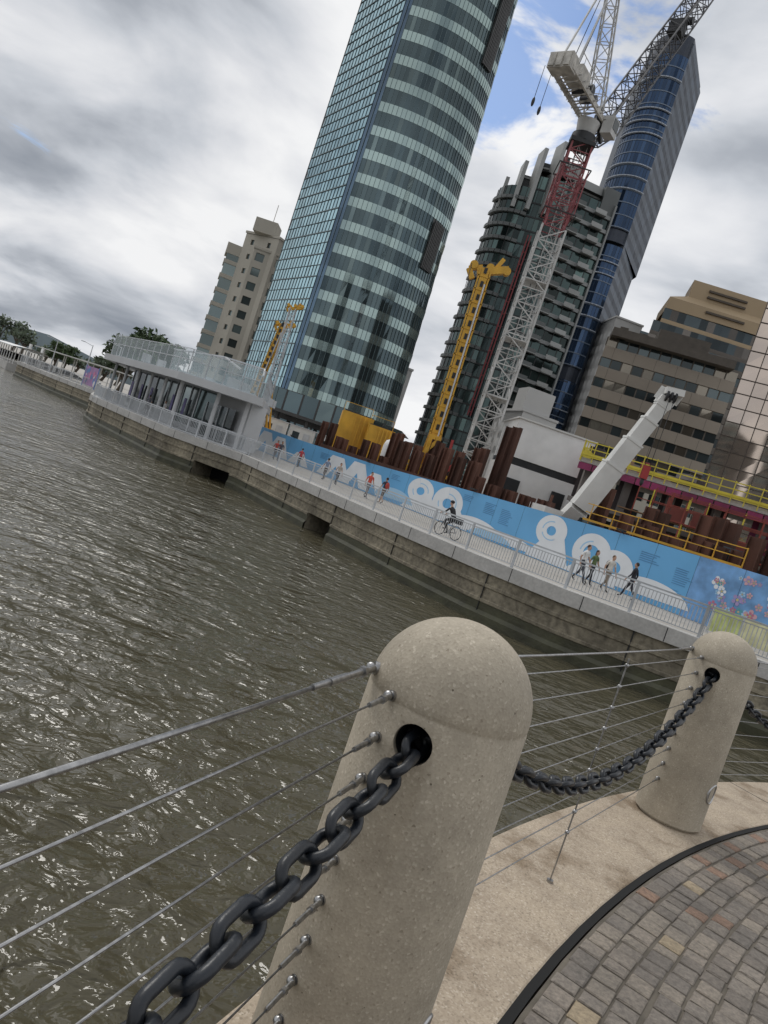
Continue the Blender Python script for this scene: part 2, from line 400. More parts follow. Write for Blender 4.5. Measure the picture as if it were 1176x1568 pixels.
# bollards ------------------------------------------------------
def bollard_mat():
    m,nt,b=newmat('bollard_concrete'); L=nt.links
    tc=N(nt,'ShaderNodeTexCoord')
    v=N(nt,'ShaderNodeTexVoronoi'); v.inputs['Scale'].default_value=170; L.new(tc.outputs['Object'],v.inputs['Vector'])
    r=ramp(nt,[(0,(.25,.21,.155)),(.12,(.38,.335,.265)),(.8,(.45,.40,.32)),(1,(.60,.545,.45))]); L.new(v.outputs['Color'],r.inputs[0])
    n=N(nt,'ShaderNodeTexNoise'); n.inputs['Scale'].default_value=3.5; n.inputs['Detail'].default_value=8; n.inputs['Roughness'].default_value=.62; L.new(tc.outputs['Object'],n.inputs['Vector'])
    r2=ramp(nt,[(.32,(.74,.73,.71)),(.6,(1.05,1.04,1.02))]); L.new(n.outputs[0],r2.inputs[0])
    v2=N(nt,'ShaderNodeTexVoronoi'); v2.inputs['Scale'].default_value=40; L.new(tc.outputs['Object'],v2.inputs['Vector'])
    n4=N(nt,'ShaderNodeTexNoise'); n4.inputs['Scale'].default_value=9; L.new(tc.outputs['Object'],n4.inputs['Vector'])
    ad=N(nt,'ShaderNodeMath',operation='ADD'); L.new(v2.outputs['Distance'],ad.inputs[0])
    mrg=N(nt,'ShaderNodeMapRange'); L.new(n4.outputs[0],mrg.inputs[0])
    for i,k in enumerate((.4,.6,.0,.25)): mrg.inputs[i+1].default_value=k
    L.new(mrg.outputs[0],ad.inputs[1])
    r3=ramp(nt,[(.07,(.35,.33,.3)),(.13,(1,1,1))]); L.new(ad.outputs[0],r3.inputs[0])
    mx=N(nt,'ShaderNodeMix',data_type='RGBA',blend_type='MULTIPLY'); mx.inputs[0].default_value=1
    L.new(r.outputs[0],mx.inputs[6]); L.new(r2.outputs[0],mx.inputs[7])
    my=N(nt,'ShaderNodeMix',data_type='RGBA',blend_type='MULTIPLY'); my.inputs[0].default_value=1
    L.new(mx.outputs[2],my.inputs[6]); L.new(r3.outputs[0],my.inputs[7])
    L.new(my.outputs[2],b.inputs['Base Color']); b.inputs['Roughness'].default_value=.75
    bp=N(nt,'ShaderNodeBump'); bp.inputs['Strength'].default_value=.7; bp.inputs['Distance'].default_value=.004; L.new(r3.outputs[0],bp.inputs['Height'])
    bp2=N(nt,'ShaderNodeBump'); bp2.inputs['Strength'].default_value=.35; bp2.inputs['Distance'].default_value=.0015; L.new(v.outputs['Distance'],bp2.inputs['Height']); L.new(bp.outputs[0],bp2.inputs['Normal'])
    L.new(bp2.outputs[0],b.inputs['Normal'])
    return m
bolm=bollard_mat()
ang0=153.5; dA=17.3; RB=12.28
BA=[ang0+dA*k for k in (2,1,0,-1,-2,-3)]
BP=[V(pol(RB,a)) for a in BA]
BP[1]=V((-1.08,-1.56)); BP[0]=V(pol(12.5,188.5))
lens_m=pm('lamp_lens',(.12,.12,.12),.15,0)
def bollard(i):
    c=BP[i]; mb=MB()
    prof=[(.19,0),(.196,.008),(.196,.02),(.216,.022),(.214,.5),(.211,1.083),(.2085,1.087),(.2085,1.093),(.210,1.097)]
    for k in range(1,17):
        t=math.pi/2*k/17; prof.append((.210*math.cos(t),1.097+.208*math.sin(t)))
    mb.lathe((0,0,0),prof,72)
    o=mb.obj('concrete_bollard',[bolm,dark],sharp=35); o.location=(c.x,c.y,0)
    rings=MB()
    for j in(i-1,i+1):
        if 0<=j<len(BP): d=(BP[j]-c).normalized()
        else: d=(c-BP[i+1 if j<0 else i-1]).normalized()
        d3=V((d.x,d.y,0)); q=d3.to_track_quat('Z','Y').to_matrix().to_4x4()
        bm=bmesh.new(); bmesh.ops.create_cone(bm,cap_ends=True,segments=32,radius1=.048,radius2=.048,depth=.24,matrix=Matrix.Translation(d3*.20+V((0,0,1.02)))@q)
        bmesh.ops.recalc_face_normals(bm,faces=bm.faces)
        me=bpy.data.meshes.new('c'); bm.to_mesh(me); bm.free(); me.materials.append(bolm)
        co_=bpy.data.objects.new('cutter',me); COL.objects.link(co_); co_.location=o.location
        md=o.modifiers.new('b','BOOLEAN'); md.object=co_; md.operation='DIFFERENCE'; md.solver='EXACT'
        bpy.context.view_layer.update()
        dg=bpy.context.evaluated_depsgraph_get(); me2=bpy.data.meshes.new_from_object(o.evaluated_get(dg))
        o.modifiers.clear(); o.data=me2; bpy.data.objects.remove(co_)
        me2.set_sharp_from_angle(angle=math.radians(35))
        rings.cyl(d3*.085+V((0,0,1.02)),d3*.194+V((0,0,1.02)),.0465,.0465,n=32,m=0,caps=False)
        rings.cyl(d3*.082+V((0,0,1.02)),d3*.086+V((0,0,1.02)),.046,n=32,m=0)
        rings.cyl(d3*.12+V((-.042*d3.y,.042*d3.x,1.02)),d3*.12+V((.042*d3.y,-.042*d3.x,1.02)),.012,n=10,m=0)
    w=(c-C).normalized(); l=V((-w.x,-w.y,0)); P0=V((0,0,.28))
    pts=[]; a=V((-l.y,l.x,0))
    for k in range(28):
        t=2*math.pi*k/28; x=.062*math.cos(t); z=.062*math.sin(t)
        pts.append(P0+a*x+V((0,0,z))+l*(math.sqrt(.2155**2-x*x)))
    rings.tube(pts,.007,8,1,closed=True)
    rings.cyl(P0+l*.17,P0+l*.212,.056,n=28,m=2)
    r=rings.obj('chain_sleeve_and_light',[dark,steel,lens_m],parent=o)
for i in range(len(BP)): bollard(i)

chain_m=pm('black_chain_paint',(.010,.013,.018),.36,.0,14,.3,.25,60,rnd=.2)
def chain(i,sag):
    a,b=BP[i],BP[i+1]; d=(b-a).normalized()
    a3=V((a.x+d.x*.13,a.y+d.y*.13,1.02)); b3=V((b.x-d.x*.13,b.y-d.y*.13,1.02))
    f=lambda t:a3.lerp(b3,t)-V((0,0,sag*4*t*(1-t)))
    pts=[f(k/400) for k in range(401)]; cum=[0]
    for k in range(400): cum.append(cum[-1]+(pts[k+1]-pts[k]).length)
    wr=.0112; ol=.128; wd=.078; n=round(cum[-1]/(ol-4*wr+.002)); pitch=cum[-1]/n
    mb=MB(); k=0
    for q in range(n):
        s=(q+.5)*pitch
        while cum[k+1]<s and k<399: k+=1
        c=pts[k]; t=(pts[k+1]-pts[k]).normalized()
        sd_=t.cross(V((0,0,1))).normalized(); up=sd_.cross(t)
        an=math.radians(38 if q%2 else 128)+(R()-.5)*.3
        wv=sd_*math.cos(an)+up*math.sin(an)
        t2=(t+up*(R()-.5)*.1).normalized()
        rr=(wd-2*wr)/2; hs=(ol-2*wr)/2-rr; P=[]
        for u in range(9): th=-math.pi/2+math.pi*u/8; P.append(c+t2*(hs+rr*math.cos(th))+wv*(rr*math.sin(th)))
        for u in range(9): th=math.pi/2+math.pi*u/8; P.append(c+t2*(-hs+rr*math.cos(th))+wv*(rr*math.sin(th)))
        mb.tube(P,wr,10,0,closed=True)
    mb.obj('bollard_chain',[chain_m])
chain(0,.3); chain(1,.235); chain(2,.43); chain(3,.43); chain(4,.4)

def wires():
    mb=MB()
    for i in range(len(BP)-1):
        a,b=BP[i],BP[i+1]; d=(b-a).normalized(); d3=V((d.x,d.y,0))
        wa=((a-C).normalized()); wb=((b-C).normalized())
        def att(c,dd,w,k):
            q=(dd+w*k).normalized(); return c+q*.213
        for j in range(10):
            top=(j==0); z=1.125 if top else 1.10-.105*(j-1); k=1.3 if top else .45
            A=att(a,d,wa,k); B=att(b,-d,wb,k)
            A3=V((*A,z));B3=V((*B,z)); dd=(B3-A3).normalized(); sg=V((0,0,-.006))
            r=.0052 if top else .0026
            mb.tube([A3,A3.lerp(B3,.25)+sg*.7,A3.lerp(B3,.5)+sg,A3.lerp(B3,.75)+sg*.7,B3],r,8,0)
            for P,s,cc in((A3,1,a),(B3,-1,b)):
                nrm=V((P.x-cc.x,P.y-cc.y,0)).normalized()
                mb.cyl(P-nrm*.012,P+nrm*.004,.017 if top else .013,n=14,m=0)
                mb.ell(P+nrm*.012,(.012,.012,.012),nu=10,nv=6)
                f=1.35 if top else 1
                q0=P+dd*s*.012
                mb.cyl(q0,P+dd*s*.05*f,.0075*f,.0065*f,n=10)
                mb.cyl(P+dd*s*.05*f,P+dd*s*.062*f,.0105*f,n=6,sm=False)
                mb.cyl(P+dd*s*.062*f,P+dd*s*.135*f,.0062*f,n=10)
                if top:
                    mb.cyl(P+dd*s*.17,P+dd*s*.26,.0095,n=12)
                    mb.cyl(P+dd*s*.26,P+dd*s*.34,.0075,n=12)
        A=att(a,d,wa,.45);B=att(b,-d,wb,.45);m_=(A+B)/2
        mb.cyl((*m_,0),(*m_,1.13),.004,n=8)
        mb.cyl((*m_,0),(*m_,.012),.016,n=12)
        for j in range(9): 
            z=1.094-.105*j; mb.ell((*m_,z),(.011,.011,.011),nu=8,nv=6); mb.cyl(V((*m_,z))-d3*.02,V((*m_,z))+d3*.02,.007,n=8)
    mb.obj('wire_cable_railing',[pm('cable_steel',(.36,.36,.36),.35,1,60,.3)])
wires()

# ------------------------------------------------------------------ facades
def glass(name,col,metal=.8,rough=.07,rnd=.35,ns=.05,na=.25):
    return pm(name,col,rough,metal,ns,na,0,20,rnd=rnd)
g_teal=glass('teal_glass',(.25,.41,.47),.88,.05,.15,.03,.2)
g_dark=glass('dark_glass',(.055,.07,.075),.6,.06,.5,.04,.4)
g_mid=glass('smoked_glass',(.12,.15,.15),.7,.07,.5,.04,.3)
g_blue=glass('blue_glass',(.032,.058,.11),.75,.08,.25)
g_gold=glass('mirror_glass_copper',(.58,.49,.42),.92,.04,.06,.1,.1)
g_lite=glass('pale_glass',(.30,.38,.38),.7,.1,.2)
cream=pm('pale_green_spandrel_glass',(.30,.385,.375),.12,.85,.03,.2,rnd=.05)

def lerp2(a,b,t): return (a[0]+(b[0]-a[0])*t,a[1]+(b[1]-a[1])*t)
def facade(mb,path,z0,z1,fh,bh,gm,bm,pw=1.5,proud=.15,top=None,zt=None,mm=None,mw=.07,jit=.01,choose=None,vp=0,fullm=False):
    nf=int(round((z1-z0)/fh)); zt=zt or z1
    def at(i,z):
        if top is None: return path[i]
        return lerp2(path[i],top[i],(z-z0)/(zt-z0))
    for k in range(nf):
        za=z0+k*fh; zb=za+bh; zc=za+fh
        rr=R()
        for i in range(len(path)-1):
            a,b=V(at(i,za)),V(at(i+1,za)); d=(b-a); Ls=d.length; d.normalize(); n=V((d.y,-d.x))
            if bh>0:
                o=n*proud; ai,bi=a-n*.1,b-n*.1; ao,bo=a+o,b+o
                mb.add([(*ao,za),(*bo,za),(*bo,zb),(*ao,zb),(*ai,za),(*bi,za),(*bi,zb),(*ai,zb)],[(0,1,2,3),(3,2,6,7),(1,0,4,5),(0,3,7,4),(2,1,5,6)],bm,False,rr)
            npn=max(1,round(Ls/pw))
            at_,bt_=V(at(i,zc)),V(at(i+1,zc))
            for q in range(npn):
                t0,t1=q/npn,(q+1)/npn
                p0,p1=a.lerp(b,t0),a.lerp(b,t1); p2,p3=at_.lerp(bt_,t1),at_.lerp(bt_,t0)
                g=gm if isinstance(gm,int) else gm[int(R()*len(gm))]
                if choose: g=choose(k,i,q,npn,g)
                js=[n*((R()-.5)*2*jit) for _ in range(4)]
                mb.add([(*(p0+js[0]),zb),(*(p1+js[1]),zb),(*(p2+js[2]),zc),(*(p3+js[3]),zc)],[(0,1,2,3)],g)
                if mm is not None: 
                    c0=p0+n*(proud+.01 if fullm else .03); c1=p3+n*(proud+.01 if fullm else .03)
                    mb.beam((*c0,za if fullm else zb),(*c1,zc),mw,.1+vp,mm,up=V((n.x,n.y,0)))
def shell(mb,path,back,z0,z1,m,top=None,backtop=None):
    bt=backtop or back
    P=list(top or path)+list(bt)
    B=[path[-1]]+list(back)+[path[0]]
    T=[(top or path)[-1]]+list(bt)+[(top or path)[0]]
    for i in range(len(B)-1): mb.quad((*B[i],z0),(*B[i+1],z0),(*T[i+1],z1),(*T[i],z1),m)
    mb.prism(P,z1-.02,z1-.02,m)

# main glass tower ------------------------------------------------
def tower1():
    mb=MB()
    A=(-33.6,141);B=(-23.0,125.2)
    facade(mb,[A,B],9,137,1.95,.0,[0],1,pw=1.3,mm=5,mw=.06,jit=.015)
    for k in range(int(128/1.95)):
        z=9+k*1.95; d=(V(B)-V(A)).normalized(); n=V((d.y,-d.x)); a=V(A)+n*.06;b=V(B)+n*.06
        w=.16 if k%2==0 else .06
        mb.beam((*a,z),(*b,z),.12,w,5,up=V((0,0,1)))
    B2=(-21.6,123.8)
    facade(mb,[B,B2],9,137,1.95,.0,[7],1,pw=1.3,mm=5,mw=.08)
    n=28; curve=[];ct=[]
    for i in range(n+1):
        t=i/n; th=t*1.25
        x=-21.6+18.0*math.sin(th)/math.sin(1.25); y=123.8-1.2*math.sin(t*math.pi*.7)+15*(1-math.cos(th))
        curve.append((x,y)); ct.append((-21.6+(x+21.6)*.76,y))
    def ch(k,i,q,nn,g):
        if (k in(7,8) or k in(16,17,18,19)) and 20<=i<=23: return 6
        return g
    facade(mb,curve,9,137,3.95,1.55,[1,1,1,1,1,1,1,3],4,pw=1.3,proud=.05,top=ct,zt=137,mm=5,mw=.07,choose=ch,jit=.006,fullm=True)
    for z0,z1 in((36,44),(71,86)):
        for i in range(20,24):
            t=(z0-9)/128; a,b=V(lerp2(curve[i],ct[i],t)),V(lerp2(curve[i+1],ct[i+1],t)); d=(b-a).normalized(); nn=V((d.y,-d.x))
            for q in range(2):
                c=a.lerp(b,(q+.5)/2)+nn*.25; mb.box((*c,(z0+z1)/2),(.22,.4,z1-z0),math.atan2(d.y,d.x),6)
    shell(mb,curve,[(-7,152),(-25,160),A],9,137,6,top=ct,backtop=[(-14,152),(-25,160),A])
    pod=[(-36,138),(-24,122.5),(-10,121),(-1.5,132)]
    facade(mb,pod,-.6,9,4.8,.8,[1,1,3],6,pw=3,proud=.3,mm=6,mw=.3)
    mb.prism(pod+[(0,150),(-25,160)],8.9,9.0,6)
    mb.box((-13,119.5,5.2),(20,5,.5),.06,6)
    for x in(-21,-16,-11,-6): mb.cyl((x,118.2,-.6),(x,118.2,5),.35,n=10,m=6)
    mb.obj('glass_office_tower',[g_teal,glass('tower_window_glass',(.075,.105,.115),.75,.05,.2,.03,.35),g_lite,glass('tower_window_glass_light',(.12,.16,.165),.75,.05,.3,.03,.3),cream,pm('bronze_mullion',(.10,.14,.15),.4,.5),pm('dark_granite',(.045,.045,.045),.4,0,.3,.2),glass('navy_glass',(.07,.12,.18),.8,.06,.2)])
tower1()

def tower_mid():
    mb=MB()
    n=8; cv=[]
    for i in range(n+1):
        th=math.radians(-175+i*(95)/n); cv.append((8.2+6.6*math.cos(th),187+7.5*math.sin(th)))
    facade(mb,cv,-.6,74,3.3,.75,[1,1,3],2,pw=1.6,proud=.7,mm=4,mw=.15)
    b1=[cv[-1],(15.5,178.5),(18.5,179)]
    facade(mb,b1,-.6,80,3.3,.4,[1,1,3],4,pw=1.3,proud=.12,mm=4,mw=.12)
    b2=[(18.5,180.5),(29.6,183.5)]
    facade(mb,b2,-.6,80,3.3,.85,[1,1,1,3],7,pw=2.2,proud=.55,mm=4,mw=.2)
    shell(mb,cv,[(8,200)],-.6,74,4); shell(mb,b1,[(18.5,200),(8,200)],-.6,80,4); shell(mb,b2,[(29.6,200),(18.5,200)],-.6,80,4)
    for i,(x,y,h) in enumerate([(2.8,184,3.5),(5.6,180.6,7),(8.8,179.2,10.5),(12.4,178.6,13)]):
        mb.box((x,y+1,72+h/2),(.9,4.5,h+4),.1*i,5); mb.box((x+1.6,y+2.6,71.5+h/2),(2.8,.6,h+1.5),-.1,4)
        mb.box((x+1.5,y+2.2,72+h*.55),(2.6,.5,.4),-.1,5); mb.box((x+1.5,y+2.2,73+h*.8),(2.6,.5,.4),-.1,5)
    mb.box((15.2,186,81),(7,10,6),0,5); mb.box((23.5,186.5,81),(11.5,6,3),.25,5); mb.box((27.5,184,79),(4,2.5,7),.25,2)
    for x,y in((18.6,179.6),(29.5,183)):
        mb.box((x,y,40),(.45,.8,78),.25,7)
    for k in range(2,24):
        z=-.6+k*3.3
        for x in(20.8,26.3):
            y=180.5+(x-18.5)*.27-1.0; mb.box((x,y,z+.1),(3.0,1.6,.2),.26,5); mb.box((x,y-.8,z+.65),(3.0,.08,.9),.26,5 if x>25 else 2)
    for x in(11.4,12.1): mb.box((x,177.2,42),(.3,.5,44),0,6)
    for z in range(21,63,3): mb.box((11.7,177.3,z),(1.0,.3,.25),0,6)
    mb.obj('residential_tower',[g_lite,glass('tower_dark_glass',(.035,.055,.055),.6,.08,.6),pm('grey_balcony',(.11,.12,.12),.6,0,.1,.2,rnd=.2),glass('tower_green_glass',(.07,.11,.105),.6,.1,.4),pm('charcoal_metal',(.035,.038,.04),.5,.2,.2,.2),pm('tower_light_concrete',(.34,.35,.345),.6,0,.1,.12,rnd=.1),pm('hoist_red',(.2,.03,.035),.6),pm('tower_mid_concrete',(.24,.25,.25),.6,0,.1,.15,rnd=.15)])
tower_mid()

def tower_right():
    mb=MB(); n=14; cv=[]
    cx_,cy_=38.2,226
    for i in range(n+1):
        th=math.radians(-178+i*(112)/n); cv.append((cx_+7.0*math.cos(th),cy_+9*math.sin(th)))
    zs=[(-.6,42),(47,84),(88,138)]
    for z0,z1 in zs: 
        facade(mb,cv,z0,z1,3.6,.28,[0],7,pw=1.6,proud=.15,mm=3,mw=.1)
        k=0; z=z0+4
        while z<z1-3:
            if k%7 in(4,5,6):
                for i in range(1,n):
                    a,b=V(cv[i]),V(cv[i+1]); d=(b-a).normalized(); nn=V((d.y,-d.x)); mb.beam((*(a+nn*.3),z),(*(b+nn*.3),z),.6,.24,1)
            z+=3.6 if k%7 in(4,5) else 1.8; k+=1
    cs=[(cx_+(x-cx_)*.95,cy_+(y-cy_)*.95) for x,y in cv]
    for z0,z1 in((42,47),(84,88),(138,143)): facade(mb,cs,z0,z1,z1-z0,.0,[2],2,pw=2)
    e=cv[-1]
    pl=cv+[(50,241),(32,241)]
    for z in(42,46.8,84,87.8): mb.prism(pl,z,z+.4,2,bottom=True)
    mb.prism(cs+[(51,238),(33,238)],143,144.5,2)
    fl=[e,(50.8,239)]; fl2=[e,(51.8,239)]
    def ch(k,i,q,nn,g): 
        if k%2==0: return 6
        return 4 if R()<.8 else 5
    facade(mb,fl,-.6,84,1.8,0,[4],1,pw=1.2,choose=ch,jit=.0)
    facade(mb,fl2,84,143,1.8,0,[4],1,pw=1.2,choose=ch,jit=.0)
    shell(mb,fl2,[(51,255),(33,250),(31.2,226)],84,143,4); shell(mb,fl,[(50,255),(33,250),(31.2,226)],-.6,84,4)
    mb.obj('blue_glass_skyscraper',[g_blue,pm('white_fin',(.40,.44,.50),.5),pm('slate_band',(.03,.038,.055),.35,.3),pm('navy_mullion',(.03,.05,.085),.4,.3),pm('grey_panel',(.065,.078,.10),.7,.0,.1,.1,rnd=.12),pm('dark_grey_panel',(.04,.048,.065),.7,.0,.1,.1),pm('flank_glass',(.05,.07,.10),.5,.3,.05,.2,rnd=.3),pm('floor_edge_blue_grey',(.15,.19,.25),.45,.2)])
tower_right()

def brown_office():
    mb=MB()
    f=[(31.6,152),(57,147.5)]
    facade(mb,f,-.6,41.2,4.18,2.3,[0,0,1],2,pw=2.1,proud=.35,mm=3,mw=.25)
    shell(mb,f,[(62,170),(36,165)],-.6,41.2,2)
    for k in range(10):
        z=-.6+k*4.18
        for q,d in walk(f,4.2,2): n=V((d.y,-d.x)); mb.beam((*(q+n*.352),z+.1),(*(q+n*.352),z+2.2),.06,.01,3)
    mb.box((44,151,42),(24,7,1.6),-.17,3); mb.box((46,152,44),(10,5,3),-.17,3)
    for x in(34,38,50,53): mb.box((x,151.5,42.4),(1.6,1.6,2.4),-.17,3)
    mb.obj('brown_office_building',[g_dark,glass('bronze_glass',(.2,.18,.15),.7,.08,.4),pm('brown_spandrel',(.25,.215,.175),.65,0,.08,.12,rnd=.06),pm('brown_dark',(.08,.068,.055),.7)])
brown_office()

def tan_tower():
    mb=MB()
    def tier(x0,x1,y,z0,z1,bh,m=2):
        f=[(x0,y+.6),(x1,y-1.2)]
        facade(mb,f,z0,z1,4.05,bh,[0,0,1],m,pw=2,proud=.4)
        shell(mb,f,[(x1+4,y+25),(x0+4,y+14)],z0,z1,m)
    tier(47.5,90,193,-.6,56,1.7)
    tier(50,88,194,56,60.05,1.3)
    tier(52,87,195,60.05,64.1,1.2,4)
    b=[(52.3,195.6),(88,193.0),(88,218),(55,212)]; t=[(57.5,198),(87,196),(87,215),(60,210)]
    mb.add([(*q,64.2) for q in b]+[(*q,67.2) for q in b]+[(*q,69.5) for q in t]+[(*q,74) for q in t],
        [(i+4*k,(i+1)%4+4*k,(i+1)%4+4*k+4,i+4*k+4) for k in range(3) for i in range(4)]+[(12,13,14,15)],4)
    for z in(66,70.6,72.2): mb.beam((62,194.6 if z<68 else 197.4,z),(72,193.9 if z<68 else 196.7,z),.5,.5,3)
    mb.obj('tan_topped_office_tower',[g_dark,glass('bronze_glass2',(.10,.09,.08),.7,.08,.4),pm('taupe_concrete',(.12,.105,.09),.7,0,.1,.12),pm('louvre_brown',(.08,.065,.05),.7),pm('tan_cladding',(.38,.285,.175),.6,0,.05,.08,rnd=.06)])
tan_tower()

def mirror_building():
    mb=MB(); f=[(31.3,80),(48,74)]
    facade(mb,f,-.6,43,1.55,0,[0],1,pw=1.5,mm=1,mw=.09,jit=.004)
    for k in range(29):
        z=-.6+k*1.55; mb.beam((31.3,79.93,z),(48,73.93,z),.08,.08,1)
    shell(mb,f,[(60,95),(40,96)],-.6,43,1)
    mb.obj('mirror_glass_building',[g_gold,pm('mirror_mullion',(.07,.055,.045),.5,.3)])
mirror_building()

def block(x0,x1,y,z1,fh,winw,pitch,yr=0,depth=14,z0=-.6,wh=1.5,mb=None):
    mb=mb or MB(); a=V((x0,y)); b=V((x1,y+yr)); d=(b-a).normalized(); n=V((d.y,-d.x))
    back=[tuple(b-n*depth),tuple(a-n*depth)]
    shell(mb,[tuple(a),tuple(b)],back,z0,z1,0)
    def face(a,b):
        d=(b-a).normalized(); n=V((d.y,-d.x)); Lw=(b-a).length
        nx=max(1,int(Lw/pitch)); nz=int((z1-z0)/fh)
        px=Lw/nx
        for k in range(nz):
            zb=z0+k*fh; s0=zb+(fh-wh)/2; s1=s0+wh
            mb.quad((*a,zb),(*b,zb),(*b,s0),(*a,s0),0,.5); mb.quad((*a,s1),(*b,s1),(*b,zb+fh),(*a,zb+fh),0,.5)
            for i in range(nx):
                p0=a+d*(i*px); w0=p0+d*((px-winw)/2); w1=w0+d*winw; p1=p0+d*px
                mb.quad((*p0,s0),(*w0,s0),(*w0,s1),(*p0,s1),0,.5); mb.quad((*w1,s0),(*p1,s0),(*p1,s1),(*w1,s1),0,.5)
                r0,r1=w0-n*.35,w1-n*.35
                mb.quad((*r0,s0),(*r1,s0),(*r1,s1),(*r0,s1),1); mb.quad((*w0,s0),(*r0,s0),(*r0,s1),(*w0,s1),0,.5)
                mb.quad((*r1,s0),(*w1,s0),(*w1,s1),(*r1,s1),0,.5); mb.quad((*w0,s0),(*w1,s0),(*r1,s0),(*r0,s0),0,.5); mb.quad((*w0,s1),(*r0,s1),(*r1,s1),(*w1,s1),0,.5)
        mb.quad((*a,z0+nz*fh),(*b,z0+nz*fh),(*b,z1),(*a,z1),0,.5)
    face(a,b); 
    e=V(back[1]); face(e,a)
    mb.prism([tuple(a+n*.2-d*.2),tuple(b+n*.2+d*.2),(back[0][0]+.2,back[0][1]),(back[1][0]-.2,back[1][1])],z1,z1+.5,0)
    return mb
cream_w=pm('cream_render',(.46,.435,.375),.85,0,.08,.12)
wht_w=pm('pale_render',(.52,.52,.51),.8,0,.08,.1)
mb=block(-49.5,-41,171,42.5,3.3,.9,4.2,yr=-4,wh=1.2)
block(-45.6,-39.5,167,39,3.3,1.9,3,yr=1,wh=1.8,mb=mb)
for k in range(11): mb.box((-51.5,173,2+k*3.3),(3.4,5,.9),.3,0); mb.box((-51.5,173,3.6+k*3.3),(2.9,4.6,2.4),.3,1)
mb.box((-51.6,173,38),(3.6,5,2.4),.3,0)
mb.box((-45,170,44.3),(5,5,3),0,0); mb.cyl((-44,169,45),(-44,169,50),.07,n=6,m=0)
mb.obj('cream_apartment_block',[cream_w,g_mid])
mb=block(-13,-4.4,185,27,3.4,2.2,3.2,yr=2,wh=1.7); mb.box((-8,190,29),(4,4,4),0,0); mb.obj('white_apartment_block',[wht_w,g_dark])
mb=block(20.0,27.5,150,21.5,3.4,2.3,3.2,yr=2,wh=1.8); mb.box((22,154,24),(6,6,5),.2,0); mb.box((28.5,153,15),(3,4,8),.2,0); mb.obj('white_office_block',[wht_w,g_dark])
mb=block(44,52,210,62,3.5,1.9,2.6,yr=1,wh=2); mb.obj('grey_office_block',[wht_w,g_dark])
mb=block(-30,-8,150,6,3.3,1.6,2.6,yr=1,wh=1.6); mb.obj('low_riverside_building',[wht_w,g_dark])
mb=block(24,60,128,14,3.4,2.2,3.0,yr=2,wh=1.8); mb.obj('low_office_building',[cream_w,g_dark])
# city on the near bank, behind the viewpoint (seen in reflections)
for x0,x1,y,h in((20,-30,-160,95),(-50,-85,-190,70)):
    mb=MB(); facade(mb,[(x0,y),(x1,y)],0,h,4,1.3,[0,1],2,pw=3,proud=.2)
    shell(mb,[(x0,y),(x1,y)],[(x1,y-30),(x0,y-30)],0,h,2); mb.obj('city_office_tower',[g_dark,g_mid,pm('city_concrete',(.17,.16,.15),.8)])

# ------------------------------------------------------------------ riverside pavilion
def pavilion():
    mb=MB()
    roof=[(-28.9,68.6),(-17.5,54.7),(-10.6,53.0)]+[(-14,75),(-32,87)]
    mb.prism(roof,3.1,3.66,0,bottom=True)
    inn=[(-28.2,69.2),(-17.2,55.9),(-11.5,54.3),(-14.8,74),(-31,85.5)]
    mb.prism(inn,3.66,3.78,2)
    mb.prism([(-28.8,68.5),(-17.4,54.5),(-10.7,52.8),(-14,75),(-32,87)],-.6,-.42,0)
    gl=[(-27.2,72.5),(-17.2,60.5),(-15.6,59.8)]
    facade(mb,gl,-.42,3.15,3.57,.35,[1,1,6],2,pw=1.5,mm=2,mw=.08)
    mb.prism([(-15.8,60),(-11.8,55.5),(-10.9,57),(-14.5,72),(-22,78)],-.42,3.1,0)
    facade(mb,[(-16.0,59.3),(-13.0,56.2)],-.42,2.3,2.7,.0,[1],2,pw=1.1,mm=2)
    for q,d in walk([(-28.0,69.3),(-17.3,56.2)],3.2,.4):
        mb.cyl((*q,-.42),(*(q+V((.1,-.2))),3.15),.13,n=12,m=0)
    for q in((-17.4,56.0),(-14.3,55.2),(-11.9,54.6)): mb.cyl((*q,-.42),(*q,3.15),.16,n=12,m=0)
    gp=[(-28.5,68.9),(-17.4,55.2),(-10.9,53.6),(-14.2,74)]
    for q,d in walk(gp,1.5): 
        mb.beam((*q,3.66),(*q,5.55),.06,.06,2)
    for z in(4.75,5.55):
        for a,b in zip(gp[:-1],gp[1:]): mb.beam((*a,z),(*b,z),.05,.05,2)
    for a,b in zip(gp[:-1],gp[1:]): mb.quad((*a,3.7),(*b,3.7),(*b,5.5),(*a,5.5),4)
    g2=[(-24,72),(-16.4,61.5),(-12.8,60.5)]
    for q,d in walk(g2,2.0): mb.beam((*q,3.66),(*q,6.2),.07,.07,2)
    for a,b in zip(g2[:-1],g2[1:]): mb.quad((*a,3.7),(*b,3.7),(*b,6.1),(*a,6.1),4); mb.beam((*a,6.2),(*b,6.2),.3,.1,2)
    mb.beam((-16.4,61.5,6.2),(-13.2,54.6,5.2),.12,.12,0); mb.beam((-12.8,60.5,6.2),(-11.4,54.2,5.2),.12,.12,0)
    for k in range(14):
        q=V((-26+13*R(),74-11*R())) if k%2 else V((-15+2*R(),60-4*R())); mb.box((*q,4.15),(.9,.6,.7),R()*3,2 if k%3==0 else 0)
    for q,d in walk(gl[:2],2.6,.8):
        n=V((d.y,-d.x)); c=q+n*.2; mb.box((*c,1.3),(.45,.05,1.4),math.atan2(d.y,d.x),5)
    gg,nt2,b=newmat('terrace_glass'); b.inputs['Base Color'].default_value=(.45,.55,.58,1); b.inputs['Alpha'].default_value=.38; b.inputs['Roughness'].default_value=.05
    mb.obj('riverside_pavilion',[pm('pavilion_white',(.50,.51,.52),.6,0,.3,.08),g_dark,galv,g_lite,gg,pm('poster_purple',(.14,.12,.28),.6,0,2,.4),g_mid])
